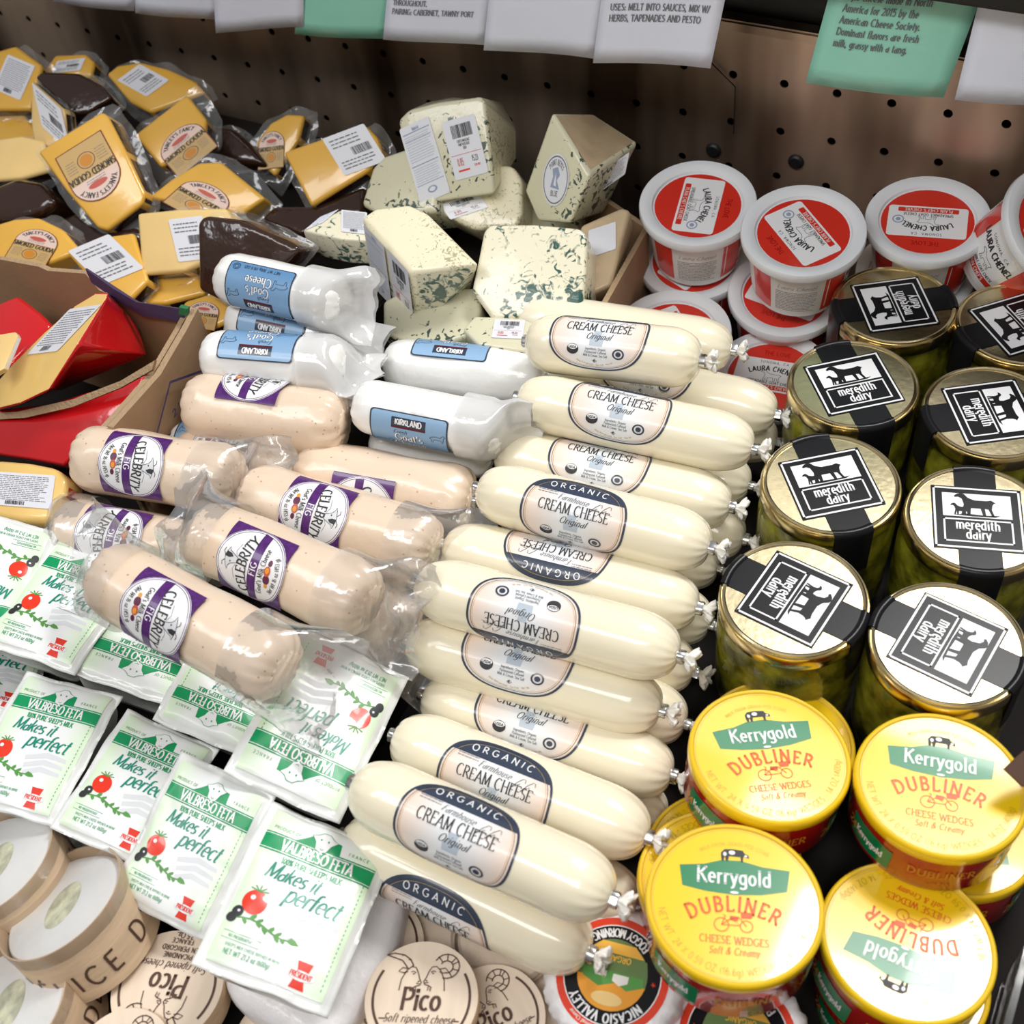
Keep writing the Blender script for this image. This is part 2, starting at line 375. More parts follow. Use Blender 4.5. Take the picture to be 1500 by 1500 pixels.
class Art:
    def __init__(s): s.f = []
    def poly(s, pts, m, lv=1, convex=False):
        pts = [(float(a), float(b)) for a, b in pts]
        if convex or len(pts) <= 3: s.f.append((pts, m, lv)); return
        tris = geometry.tessellate_polygon([[Vector((a, b, 0)) for a, b in pts]])
        for t in tris: s.f.append(([pts[i] for i in t], m, lv))
    def rect(s, x0, y0, x1, y1, m, lv=1): s.f.append(([(x0, y0), (x1, y0), (x1, y1), (x0, y1)], m, lv))
    def rrect(s, x0, y0, x1, y1, r, m, lv=1):
        s.poly(s.rr(x0, y0, x1, y1, r), m, lv, True)
    @staticmethod
    def rr(x0, y0, x1, y1, r, n=5):
        P_ = []
        for cx, cy, a in ((x1-r, y1-r, 0), (x0+r, y1-r, 90), (x0+r, y0+r, 180), (x1-r, y0+r, 270)):
            for i in range(n+1): P_.append((cx+r*math.cos(rad(a+90*i/n)), cy+r*math.sin(rad(a+90*i/n))))
        return P_
    def ell(s, cx, cy, rx, ry, m, lv=1, n=28, e=1.):
        pw = lambda v: math.copysign(abs(v)**e, v)
        s.poly([(cx+rx*pw(math.cos(2*math.pi*i/n)), cy+ry*pw(math.sin(2*math.pi*i/n))) for i in range(n)], m, lv, True)
    def line(s, pts, w, m, lv=3, closed=False, wf=None):
        n = len(pts)
        if n < 2: return
        L = []; R = []
        for i in range(n):
            if closed: a = pts[(i-1) % n]; b = pts[(i+1) % n]
            else: a = pts[max(0, i-1)]; b = pts[min(n-1, i+1)]
            dx, dy = b[0]-a[0], b[1]-a[1]; l = math.hypot(dx, dy) or 1; dx /= l; dy /= l
            hw = (w if wf is None else wf(dx, dy, i/(n-1)))/2
            L.append((pts[i][0]-dy*hw, pts[i][1]+dx*hw)); R.append((pts[i][0]+dy*hw, pts[i][1]-dx*hw))
        for i in range(n if closed else n-1):
            j = (i+1) % n
            s.f.append(([R[i], R[j], L[j], L[i]], m, lv))
    def ring(s, cx, cy, rx, ry, w, m, lv=3, n=36, a0=0, a1=360, e=1.):
        pw = lambda v: math.copysign(abs(v)**e, v)
        full = abs(a1-a0) >= 360
        k = n if full else n+1
        pts = [(cx+rx*pw(math.cos(rad(a0+(a1-a0)*i/n))), cy+ry*pw(math.sin(rad(a0+(a1-a0)*i/n)))) for i in range(k)]
        s.line(pts, w, m, lv, closed=full)
    def text(s, t, x, y, h, m, lv=4, style='sans', wt=.1, align='c', sx=1., sp=.06, shear=0., arc=None, rot=0.):
        W_ = sum(GL[c][0]*sx+sp for c in t)*h; lv0 = lv
        cur = -W_/2 if align == 'c' else (0 if align == 'l' else -W_)
        ca, sa = math.cos(rad(rot)), math.sin(rad(rot))
        thin = {'sans': wt, 'serif': wt*.64, 'script': wt*.5, 'slab': wt*.72}[style]
        if style == 'slab': style = 'serif'
        for c in t:
            gw, st = GL[c]; gcx = cur+(gw*sx+sp)*h/2
            def tf(px, py):
                lx = px*sx*h+py*shear*h; ly = py*h
                if arc:
                    R_, bottom = arc
                    lx2 = lx-(gw*sx+sp)*h/2
                    if not bottom:
                        a = math.pi/2-gcx/R_; ux, uy = math.cos(a), math.sin(a); tx, ty = uy, -ux
                        return (x+ux*(R_+ly)+tx*lx2, y+uy*(R_+ly)+ty*lx2)
                    a = -math.pi/2+gcx/R_; ux, uy = math.cos(a), math.sin(a); tx, ty = -uy, ux
                    return (x+ux*(R_-ly)+tx*lx2, y+uy*(R_-ly)+ty*lx2)
                X_, Y_ = cur+lx, ly
                return (x+X_*ca-Y_*sa, y+X_*sa+Y_*ca)
            pieces = []
            for k in st:
                cut = [0]
                for i in range(1, len(k)-1):
                    d1 = (k[i][0]-k[i-1][0], k[i][1]-k[i-1][1]); d2 = (k[i+1][0]-k[i][0], k[i+1][1]-k[i][1])
                    if d1[0]*d2[0]+d1[1]*d2[1] < .55*(math.hypot(*d1)*math.hypot(*d2)+1e-9): cut.append(i)
                cut.append(len(k)-1)
                for a, b in zip(cut, cut[1:]):
                    q = [tuple(p) for p in k[a:b+1]]
                    for e, e2, inner in ((0, 1, a > 0), (-1, -2, b < len(k)-1)):
                        if inner:
                            dx, dy = q[e][0]-q[e2][0], q[e][1]-q[e2][1]; l = math.hypot(dx, dy) or 1
                            q[e] = (q[e][0]+dx/l*thin*.45, q[e][1]+dy/l*thin*.45)
                    pieces.append((q, a > 0, b < len(k)-1))
            for k, in0, in1 in pieces:
                s.jit = (getattr(s, 'jit', 0)+1) % 9; lv = lv0+s.jit*.06
                n = len(k); L = []; R = []
                for i in range(n):
                    a = k[max(0, i-1)]; b = k[min(n-1, i+1)]
                    dx, dy = b[0]-a[0], b[1]-a[1]; l = math.hypot(dx, dy) or 1; dx /= l; dy /= l
                    hw = (thin+(wt-thin)*abs(dy))/2 if style != 'sans' else wt/2
                    L.append((k[i][0]-dy*hw/sx, k[i][1]+dx*hw)); R.append((k[i][0]+dy*hw/sx, k[i][1]-dx*hw))
                for i in range(n-1):
                    s.f.append(([tf(*R[i]), tf(*R[i+1]), tf(*L[i+1]), tf(*L[i])], m, lv))
                if style == 'serif':
                    for e, e2, inn in ((0, 1, in0), (-1, -2, in1)):
                        if inn and style == 'serif' and abs(k[e][1]-.5) < .4: continue
                        px, py = k[e]; qx, qy = k[e2]
                        ln = math.hypot(px-qx, py-qy) or 1
                        if abs(py-qy)/ln > .75 and n <= 5 or (abs(py-qy)/ln > .95):
                            sw, sh = .085/sx**.5, thin/2*1.1
                            yy = min(max(py, 0 if py > -.05 else py), 1)
                            s.f.append(([tf(px-sw, yy-sh), tf(px+sw, yy-sh), tf(px+sw, yy+sh), tf(px-sw, yy+sh)], m, lv))
                        elif abs(px-qx)/ln > .95 and n == 2 and py in (0, 1, 0.0, 1.0):
                            sd = 1 if py == 0 else -1
                            if (px < .2 and c in 'ELF') is False:
                                s.f.append(([tf(px-thin*.6, py), tf(px+thin*.6, py), tf(px+thin*.6, py+sd*.15), tf(px-thin*.6, py+sd*.15)], m, lv))
            cur += (gw*sx+sp)*h
        return W_
    def scrib(s, x0, y0, x1, n, dy, h, m, lv=4, seed=1):
        """rows of tiny unreadable words"""
        rnd = random.Random(seed)
        for r in range(n):
            x = x0; y = y0-r*dy
            end = x1-(x1-x0)*rnd.random()*.15
            while x < end:
                wd = h*rnd.uniform(1, 3.2)
                s.f.append(([(x, y), (min(x+wd, x1), y), (min(x+wd, x1), y+h*.55), (x, y+h*.55)], m, lv)); x += wd+h*.45
    def barcode(s, x0, y0, x1, y1, m='ink', lv=4, seed=3):
        rnd = random.Random(seed); x = x0; u = (x1-x0)/60
        while x < x1:
            wd = u*rnd.choice((1, 1, 2, 3)); s.rect(x, y0, min(x+wd, x1), y1, m, lv); x += wd+u*rnd.choice((1, 1, 2))
    def build(s, name, warp=None, eps=.00013, cx=None, cy=None):
        """warp(u,v,lift)->xyz"""
        fs = []
        for pts, m, lv in s.f:
            todo = [pts]
            for ax, st in ((0, cx), (1, cy)):
                if not st: continue
                nx = []
                for p in todo:
                    lo = min(q[ax] for q in p); hi = max(q[ax] for q in p)
                    if hi-lo < st*.7: nx.append(p); continue
                    a = math.floor(lo/st)
                    while a*st < hi:
                        q = clip(clip(p, ax, a*st, 1), ax, (a+1)*st, -1)
                        if len(q) >= 3: nx.append(q)
                        a += 1
                todo = nx
            fs += [(p, m, lv) for p in todo]
        names = []; V = []; Fc = []; MI = []; UV = []; key = {}
        wf = warp or (lambda u, v, l: (u, v, l))
        for p, m, lv in fs:
            if m not in names: names.append(m)
            idx = []
            ar = sum(p[i][0]*p[(i+1) % len(p)][1]-p[(i+1) % len(p)][0]*p[i][1] for i in range(len(p)))
            if abs(ar) < 1e-12: continue
            if ar < 0: p = p[::-1]
            for (u, v) in p:
                k = (round(u, 7), round(v, 7), lv, m)
                if k not in key: key[k] = len(V); V.append(wf(u, v, lv*eps)); UV.append((u, v))
                if not idx or idx[-1] != key[k]: idx.append(key[k])
            if len(idx) > 1 and idx[0] == idx[-1]: idx.pop()
            if len(set(idx)) < 3 or len(set(idx)) != len(idx): continue
            Fc.append(tuple(idx)); MI.append(names.index(m))
        me = mk(name, V, Fc, names, MI, True)
        uvl = me.uv_layers.new(name='UVMap')
        arr = np.array(UV)[np.array([l.vertex_index for l in me.loops])]
        uvl.data.foreach_set('uv', arr.ravel())
        return me
def clip(p, ax, c, sgn):
    out = []; n = len(p)
    for i in range(n):
        a = p[i]; b = p[(i+1) % n]; da = (a[ax]-c)*sgn; db = (b[ax]-c)*sgn
        if da >= 0: out.append(a)
        if da*db < 0:
            t = da/(da-db); out.append((a[0]+(b[0]-a[0])*t, a[1]+(b[1]-a[1])*t))
    return out
def cylwarp(R):
    return lambda u, v, l: (u, (R+l)*math.sin(v/R), (R+l)*math.cos(v/R))
# ------------------------------------------------------------------ artwork
def band_grad(): pass
def art_cream():
    a = Art(); H = .032; Wd = .0345
    E_ = .80
    a.ell(0, 0, Wd, H, 'cream_label', 1, 48, E_)
    a.ring(0, 0, Wd-.0006, H-.0006, .0014, 'navy', 3, 60, e=E_)
    a.ring(0, 0, Wd-.0026, H-.0026, .0003, 'ink', 3, 60, e=E_)
    a.ring(0, 0, Wd-.0036, H-.0036, .0002, 'tan', 3, 60, e=E_)
    pts = []
    pw = lambda v: math.copysign(abs(v)**E_, v)
    n = 120
    for i in range(n+1):
        x, y = (Wd-.0008)*pw(math.cos(2*math.pi*i/n)), (H-.0008)*pw(math.sin(2*math.pi*i/n))
        if y >= .0165: pts.append((x, y))
    a.poly(pts, 'navy', 2, True)
    a.text('ORGANIC', 0, -.1205, .0050, 'white', 4, 'sans', .13, sp=.42, arc=(.1415, False), sx=1.05)
    a.text('CREAM CHEESE', 0, .0010, .0078, 'ink', 4, 'serif', .10, sp=.05, sx=.70)
    a.text('Farmhouse', -.002, .0106, .0044, 'greyink', 4, 'script', .10, shear=.35, sx=.85, rot=-3)
    a.text('Original', .001, -.0062, .0052, 'ink', 4, 'script', .10, shear=.35, sx=.85)
    # flourish signature
    for k in range(2):
        x = .014+k*.006; a.line([(x+.003*math.cos(t*.6)*(1+.1*t), .0115+.0035*math.sin(t*.9)-.0005*t) for t in range(9)], .0003, 'ink', 4)
    a.line([(.014, .0085), (.0245, .0075)], .0002, 'ink', 4)
    a.scrib(-.026, .0138, -.013, 2, -.0018, .0009, 'greyink', 4, 3)
    # pale blue milk churn silhouette
    a.poly([(-.003, .0012), (.003, .0012), (.0025, -.0035), (.005, -.0055), (.0045, -.0115), (-.0045, -.0115), (-.005, -.0055), (-.0025, -.0035)], 'greyblue', 2)
    a.ell(-.016, -.0155, .0042, .0042, 'ink', 3, 20); a.ell(-.016, -.0138, .0034, .0020, 'white', 4, 16)
    a.text('USDA', -.016, -.0150, .0018, 'ink', 5, 'sans', .2)
    a.ring(.0165, -.0165, .0036, .0036, .0011, 'navy', 4, 24); a.ell(.0165, -.0165, .0019, .0019, 'navy', 4, 12)
    for i, t in enumerate(('Ingredients: Organic', 'Pasteurized Cultured', 'Milk & Cream, Sea Salt')):
        a.text(t, .0005, -.0150-i*.0026, .0019, 'greyink', 4, 'sans', .12, sx=.75)
    a.text('K', 0, -.0245, .0020, 'ink', 4, 'sans', .2); a.ring(0, -.0236, .0016, .0013, .0003, 'ink', 4, 4)
    a.text('Keep Refrigerated . Sea Salt . Net Wt', 0, 0.0, .0013, 'tan', 4, 'sans', .14, arc=(.0275, True), sp=.12)
    return a
def art_kirk():
    a = Art(); w, h = .0285, .0235
    a.rrect(-w, -h, w, h, .003, 'navy', 1); a.rrect(-w+.0011, -h+.0011, w-.0011, h-.0011, .0025, 'kirk_blue', 2)
    a.rect(-.0125, .0115, .0125, .0190, 'navy', 3); a.rect(-.0125, .0098, .0125, .0117, 'kirk_red', 4)
    a.text('KIRKLAND', 0, .0130, .0046, 'white', 4, 'sans', .2, sx=.78, sp=.04)
    a.text('Fresh', -.006, .0045, .0038, 'navy', 4, 'script', .1, shear=.3)
    a.text("Goat's", 0, -.0025, .0072, 'white', 4, 'serif', .13, sx=.9); a.text("Goat's", .0003, -.0028, .0072, 'navy', 3, 'serif', .2, sx=.9)
    a.text('Cheese', 0, -.0115, .0072, 'white', 4, 'serif', .13, sx=.9); a.text('Cheese', .0003, -.0118, .0072, 'navy', 3, 'serif', .2, sx=.9)
    g = [(0, 0), (.002, .002), (.006, .003), (.010, .002), (.0115, .0045), (.013, .005), (.0145, .0035), (.013, .0025), (.0125, 0), (.012, -.004), (.011, -.004), (.0105, -.001), (.004, -.0012), (.003, -.0045), (.002, -.0045), (.0018, -.001), (.0, 0)]
    a.line([(p[0]-.026, p[1]-.008) for p in g], .0004, 'navy', 4, True)
    a.line([(p[0]*.8+.0155, p[1]*.8+.006) for p in g], .0004, 'navy', 4, True)
    a.text('NET WT 300g (10.5 OZ)', 0, -.0200, .0026, 'navy', 4, 'sans', .15)
    a.ring(.022, -.0178, .0030, .0030, .0005, 'navy', 4, 20); a.ring(.022, -.0178, .0017, .0017, .0005, 'navy', 4, 14)
    return a
def art_fig():
    """u along the log, v around it; the words run around the log"""
    a = Art(); w, h = .0290, .0275
    a.poly([(-w, -h), (-w*.9, -h*1.02), (w*.9, -h*1.02), (w, -h), (w, h), (-w, h)], 'purple', 1, True)
    a.ell(0, 0, .0285, .0300, 'white', 2, 44); a.ring(0, 0, .0279, .0294, .0005, 'purple', 3, 48)
    a.ring(0, 0, .0264, .0279, .0004, 'purple', 3, 48)
    a.poly([(-.0258, -.007), (-.0272, .0005), (.0272, .0005), (.0258, -.007)], 'purple', 3)
    a.text('FIG', 0, -.0056, .0052, 'white', 4, 'serif', .17, sp=.12)
    a.text('CELEBRITY', 0, -.0460, .0082, 'ink', 4, 'serif', .15, sx=.86, sp=.03, arc=(.0490, False))
    a.text("Goat's Milk Cheese", 0, -.0124, .0042, 'ink', 4, 'serif', .13, sx=.8)
    a.text('Net Wt 16 oz (453 g)', 0, 0, .0034, 'ink', 4, 'serif', .13, sx=.8, arc=(.0250, True))
    gh = [(-.0055, .0205), (-.0020, .0215), (.0015, .0222), (.0050, .0212), (.0085, .0198), (.0060, .0188), (.0052, .0165), (.0040, .0140), (.0030, .0112), (.0010, .0100), (-.0010, .0112), (-.0018, .0140), (-.0030, .0168), (-.0050, .0186), (-.0080, .0192)]
    a.poly(gh, 'fetagrey', 3); a.line(gh, .0004, 'ink', 4, True)
    a.poly([(.0012, .0222), (.0050, .0212), (.0045, .0170), (.0025, .0150), (.0010, .0185)], 'ink', 4)
    a.ell(-.0012, .0170, .0007, .0006, 'ink', 5, 6); a.line([(.000, .0115), (.002, .0112)], .0005, 'ink', 5)
    a.line([(-.0015, .0218), (-.0035, .0240), (-.0060, .0235)], .0005, 'ink', 4); a.line([(.0020, .0222), (.0045, .0240), (.0070, .0232)], .0005, 'ink', 4)
    a.line([(-.0130, .0120), (-.0060, .0140), (-.0020, .0120)], .0003, 'greyink', 4); a.line([(.0130, .0118), (.0070, .0140), (.0030, .0120)], .0003, 'greyink', 4)
    a.ell(-.004, -.0162, .0034, .0030, 'figdark', 4, 14); a.ell(.002, -.0155, .0036, .0028, 'figred', 5, 14)
    a.ell(.0025, -.0155, .0022, .0017, 'orange', 6, 10); a.ell(-.0085, -.0165, .0017, .0015, 'orange', 5, 10); a.ell(.008, -.0160, .0024, .0018, 'figdark', 4, 10)
    return a
def art_feta():
    a = Art(); w, h = .036, .052
    a.rect(-w, -h, w, h, 'feta', 1)
    a.rect(-w, .0235, w, .0360, 'fetagreen', 2)
    a.rect(-w, .0245, w, .0250, 'white', 3); a.rect(-w, .0345, w, .0350, 'white', 3)
    a.text('VALBRESO FETA', 0, .0262, .0072, 'white', 4, 'slab', .17, sx=.76, sp=.03)
    # hill and sheep above the band
    a.poly([(-.017, .0358), (-.012, .0395), (-.007, .0440), (.006, .0445), (.011, .0440), (.012, .0358)], 'fetagreen', 2)
    a.poly([(-.004, .0350), (-.0052, .0400), (-.0085, .0438), (-.0050, .0452), (-.002, .0478), (.002, .0478), (.005, .0452), (.0085, .0440), (.0050, .0400), (.0032, .0350), (.0, .0335)], 'white', 3)
    a.line([(-.004, .0350), (-.0052, .0400), (-.0085, .0438), (-.0050, .0452), (-.002, .0478), (.002, .0478), (.005, .0452), (.0085, .0440), (.0050, .0400), (.0032, .0350), (.0, .0335)], .0004, 'fetagreen', 4, True)
    a.ell(-.0024, .0425, .0006, .0008, 'fetagreen', 5, 8); a.ell(.0024, .0425, .0006, .0008, 'fetagreen', 5, 8); a.line([(-.0012, .0365), (0, .0355), (.0012, .0365)], .0004, 'fetagreen', 5)
    a.text('PRODUCT OF', -.0235, .0385, .0022, 'leaf', 3, 'sans', .12, sp=.15); a.text('FRANCE', .024, .0385, .0022, 'leaf', 3, 'sans', .12, sp=.4)
    a.text("100% PURE SHEEP'S MILK", 0, .0182, .0038, 'fetagreen', 3, 'slab', .17, sx=.78, sp=.04)
    a.text('Makes it', -.009, .0070, .0102, 'fetateal', 4, 'script', .13, shear=.28, sx=.90, sp=0)
    a.text('perfect', .008, -.0045, .0122, 'fetateal', 4, 'script', .13, shear=.28, sx=.92, sp=0)
    # cheese slices in grey on white
    for k in range(3):
        y = -.012-k*.006
        a.poly([(-.004+.002*k, y), (.012, y+.006), (.028, y+.004), (.029, y+.001), (.013, y+.0015), (-.003+.002*k, y-.0035)], 'fetagrey', 2)
    # tomato, olives, rocket leaves
    a.ell(-.0235, -.0115, .0075, .0078, 'tomato', 3, 24); a.ell(-.0255, -.009, .0016, .0016, 'white', 4, 8)
    for t in range(5):
        an = rad(20+t*35); a.line([(-.0235, -.0045), (-.0235+.006*math.cos(an), -.0045+.0042*math.sin(an))], .0007, 'leaf', 4)
    a.ell(-.0305, -.0200, .0034, .0038, 'ink', 4, 14); a.ell(-.0325, -.0245, .0030, .0034, 'ink', 4, 14); a.ell(-.0300, -.0195, .0009, .0009, 'white', 5, 6)
    lf = [(-.029, -.0235), (-.024, -.0215), (-.0215, -.0180), (-.0195, -.0185), (-.0195, -.0220), (-.0155, -.0215), (-.0135, -.0170), (-.0112, -.0180), (-.0115, -.0222), (-.0070, -.0222), (-.0040, -.0185), (-.0022, -.0200), (-.0030, -.0235), (.0010, -.0240), (.0050, -.0275), (-.0010, -.0262), (-.0040, -.0300), (-.0062, -.0290), (-.0065, -.0255), (-.0110, -.0252), (-.0135, -.0295), (-.0158, -.0282), (-.0150, -.0245), (-.0200, -.0242), (-.0225, -.0270), (-.0240, -.0250)]
    sp_ = [(-.030+.0345*t/8, -.0238+.0022*math.sin(t/8*5.5)-.0012*t/8) for t in range(9)]
    a.line(sp_, .0011, 'leaf', 3)
    for k in range(1, 8):
        x, y = sp_[k]; L_ = (.0044, .0050, .0040, .0052, .0042, .0046, .0030)[k-1]
        for sg in (1, -1):
            if (k*sg) % 3 == 1: continue
            an = sg*rad(52+7*(k % 3)); dx, dy = math.cos(an), math.sin(an)
            a.poly([(x-.0013, y), (x+dx*L_*.55-.0012, y+dy*L_*.6), (x+dx*L_, y+dy*L_), (x+dx*L_*.7+.0013, y+dy*L_*.5), (x+.0015, y)], 'leaf', 3)
    a.poly([(.0035, -.0260), (.0050, -.0240), (.0085, -.0250), (.0110, -.0272), (.0075, -.0282), (.0045, -.0278)], 'leaf', 3)
    a.line([(-.033, -.033), (-.010, -.033), (-.010, -.0375), (-.033, -.0375)], .0003, 'fetagreen', 3, True)
    a.text('NO PRESERVATIVES', -.0215, -.0362, .0018, 'fetagreen', 3, 'sans', .14, sx=.8)
    a.text("SHEEP'S MILK CHEESE RIPENED IN BRINE", -.012, -.0415, .0019, 'fetagreen', 3, 'sans', .12, sx=.8)
    a.text('NET WT 21.2 oz (600g)', -.014, -.0462, .0030, 'fetagreen', 3, 'sans', .12, sx=.8)
    a.poly([(.014, -.0505), (.0235, -.0505), (.0215, -.045), (.0235, -.0345), (.014, -.0345), (.016, -.041)], 'redlogo', 3)
    a.ell(.0187, -.0427, .0085, .0030, 'white', 4, 18)
    a.text("PR\u00c9SIDENT", .0187, -.0440, .0030, 'redlogo', 5, 'serif', .2, sx=.8, sp=.02)
    for k in range(26):
        a.rect(.0325, -.047+k*.0030, .0330, -.0455+k*.0030, 'fetagreen', 3)
    return a
GOAT = [(-.30, .10), (-.34, .34), (-.42, .42), (-.50, .40), (-.52, .46), (-.44, .56), (-.34, .60), (-.28, .56), (-.20, .40), (-.05, .30), (.22, .30), (.34, .34), (.44, .22), (.40, .20), (.36, .10), (.34, -.10), (.40, -.40), (.34, -.40), (.26, -.08), (.18, -.06), (.20, -.38), (.13, -.38), (.08, -.06), (-.14, -.06), (-.16, -.38), (-.23, -.38), (-.24, -.05), (-.30, -.36), (-.37, -.36), (-.32, -.04)]
def art_jar(R):
    a = Art(); s = .0355
    a.rect(-s, -s*.94, s, s*.94, 'black', 2)
    def frame_(x0, y0, x1, y1, t, m, lv):
        a.rect(x0, y0, x1, y0+t, m, lv); a.rect(x0, y1-t, x1, y1, m, lv); a.rect(x0, y0, x0+t, y1, m, lv); a.rect(x1-t, y0, x1, y1, m, lv)
    frame_(-s+.0012, -s*.94+.0012, s-.0012, s*.94-.0012, .0017, 'white', 3)
    a.rect(-s+.0085, .0008, s-.0085, s*.94-.0075, 'white', 3)
    frame_(-s+.0085, -s*.94+.0075, s-.0085, -.0015, .0014, 'white', 3)
    a.text('meredith', 0, -.0122, .0098, 'white', 4, 'slab', .15, sx=.80, sp=.06)
    a.text('dairy', 0, -.0222, .0098, 'white', 4, 'slab', .15, sx=.80, sp=.06)
    a.poly([(x*.034, .0118+y*.024) for x, y in GOAT], 'black', 4)
    a.poly([(-.012+x*.017, .0070+y*.013) for x, y in GOAT], 'black', 5)
    a.poly([(-.018, .0022), (-.008, .0040), (.006, .0032), (.018, .0038), (.014, .0018), (-.004, .0014)], 'black', 4)
    a.f = [([(x*.9, y*.9) for x, y in p], m, l) for p, m, l in a.f]
    a.rect(-.0150, -R*.93, .0150, R*.93, 'black', 1)
    return a
def art_tublid(r):
    a = Art()
    a.ell(0, 0, r, r, 'tubred', 1, 48)
    a.rrect(-.034, -.018, .034, .020, .003, 'white', 2)
    a.text('SONOMA, CA', 0, .0150, .0028, 'ink', 3, 'sans', .12, sp=.3)
    a.text('LAURA CHENEL', 0, -.0362, .0056, 'ink', 3, 'sans', .2, sx=.86, sp=.08, arc=(.0425, False))
    g = [(x*.020, -.0012+y*.012) for x, y in GOAT]
    a.line(g, .0005, 'greyink', 3, True)
    a.text('SPREADABLE GOAT CHEESE', 0, -.0092, .0030, 'ink', 3, 'sans', .16, sx=.85, sp=.12)
    a.rrect(-.026, -.0160, .026, -.0106, .001, 'tubred', 3)
    a.text("PLAIN CHEF'S CH\u00c8VRE".replace('\u00c8', 'E'), 0, -.0149, .0034, 'tubcream', 4, 'sans', .15, sx=.85, sp=.15)
    a.ring(.025, -.0005, .0045, .0045, .0012, 'bluegrey', 3, 20); a.ell(.025, -.0005, .0022, .0022, 'bluegrey', 3, 10)
    a.text('THE LOVE', 0, .0255, .0045, 'kred', 2, 'sans', .14)
    return a
def art_tubside(R, h):
    """wraps round the tub: u is arc length"""
    a = Art(); C_ = math.pi*R
    a.rect(-C_, -h/2, C_, h/2, 'tubcream', 1)
    for k in range(4):
        u = -C_+k*C_/2
        a.rect(u, -h/2, u+.022, h/2, 'tubred', 2)
    a.text('THE LOVE', -C_+C_/2+.015, -h*.45, .012, 'kred', 3, 'sans', .16, rot=90, align='l', sx=.8)
    for k, u0 in enumerate((-C_+.024, 0.023)):
        a.text('Laura Chenel', u0+.022, h*.22, .0050, 'greyink', 3, 'script', .08, shear=.3)
        a.scrib(u0+.004, h*.12, u0+.040, 12, .0024, .0012, 'greyink', 3, k+4)
        a.rect(u0+.044, -h*.4, u0+.050, h*.40, 'tubcream', 2)
        a.scrib(u0+.048, h*.36, u0+C_/2-.030, 16, .0026, .0013, 'purple', 3, k+9)
    a.rrect(C_/2+.024, -h*.42, C_-.004, h*.42, .003, 'white', 2)
    uc = (C_/2+.024+C_-.004)/2
    a.text('SONOMA, CA', uc, h*.28, .0032, 'ink', 3, 'sans', .12, sp=.25)
    a.text('LAURA CHENEL', uc, h*.10, .0072, 'ink', 3, 'sans', .2, sx=.8, sp=.06)
    a.line([(x*.02+uc, -.004+y*.012) for x, y in GOAT], .0005, 'ink', 3, True)
    a.text('SPREADABLE GOAT CHEESE', uc, -h*.24, .0032, 'ink', 3, 'sans', .15, sx=.8)
    a.rect(uc-.024, -h*.38, uc+.024, -h*.27, 'tubred', 3); a.text("PLAIN CHEF'S", uc, -h*.36, .0040, 'white', 4, 'sans', .15, sx=.9)
    return a
def art_klid(r):
    a = Art()
    a.ell(0, 0, r, r, 'kyellow', 1, 56); a.ring(0, 0, r*.985, r*.985, .0003, 'tan', 2, 56)
    # cow on green banner
    a.poly([(-.031, .008), (-.033, .0215), (-.018, .0235), (-.008, .027), (.004, .0275), (.017, .0245), (.033, .0235), (.031, .0095), (.016, .0060), (0, .0045), (-.017, .0055)], 'kgreen', 2)
    a.text('Kerrygold', 0, .0115, .0098, 'white', 4, 'slab', .15, sx=.92, sp=.08)
    a.ell(0, .0060, .0026, .0009, 'white', 4, 10)
    cow = [(-.008, .0285), (-.0082, .032), (-.0062, .0345), (-.001, .0350), (.005, .0345), (.0062, .0325), (.0085, .0315), (.0088, .0295), (.0066, .0300), (.0055, .0305), (.0050, .0265), (.0040, .0265), (.0036, .0300), (-.0032, .0300), (-.0040, .0265), (-.0050, .0265), (-.0058, .0300), (-.0066, .0265), (-.0074, .0265)]
    a.poly(cow, 'ink', 3); a.ell(-.0015, .0325, .0020, .0015, 'white', 4, 8); a.ell(-.0058, .0312, .0011, .0014, 'white', 4, 8); a.ell(.0068, .0308, .001, .0008, 'white', 4, 6)
    a.text('MILK FROM GRASS-FED COWS', 0, 0, .0024, 'kink2', 2, 'sans', .11, sp=.12, arc=(.0375, False))
    a.text('DUBLINER', 0, -.0555, .0092, 'kink', 4, 'slab', .16, sp=.18, sx=.9, arc=(.0495, False))
    # bicycle with a cart
    for cx, rr in ((-.0075, .0042), (.0070, .0036)): a.ring(cx, -.0150, rr, rr, .0006, 'kink', 3, 20)
    a.line([(-.0075, -.0150), (-.002, -.0108), (.0035, -.0148), (-.0075, -.0150)], .0006, 'kink', 3)
    a.line([(-.002, -.0108), (.0030, -.0100), (.0070, -.0150)], .0006, 'kink', 3); a.line([(-.0075, -.015), (-.0052, -.0092), (-.0065, -.0086)], .0006, 'kink', 3)
    a.poly([(-.0030, -.0118), (.0020, -.0122), (.0026, -.0092), (-.0025, -.0090)], 'kink', 3); a.poly([(.0040, -.0102), (.0100, -.0098), (.0105, -.0060), (.0035, -.0062)], 'kink', 3)
    a.text('CHEESE WEDGES', 0, -.0265, .0045, 'kink', 3, 'serif', .13, sx=.95, sp=.08)
    a.text('Soft & Creamy', 0, -.0330, .0042, 'kink', 3, 'serif', .12, sx=.9, shear=.2, sp=.08)
    a.text('NET WT. 24 X 0.59 OZ (16.6g) WEDGES - 14 OZ (400g)', 0, 0, .0042, 'kink2', 2, 'sans', .11, sp=.10, arc=(.0455, True))
    return a
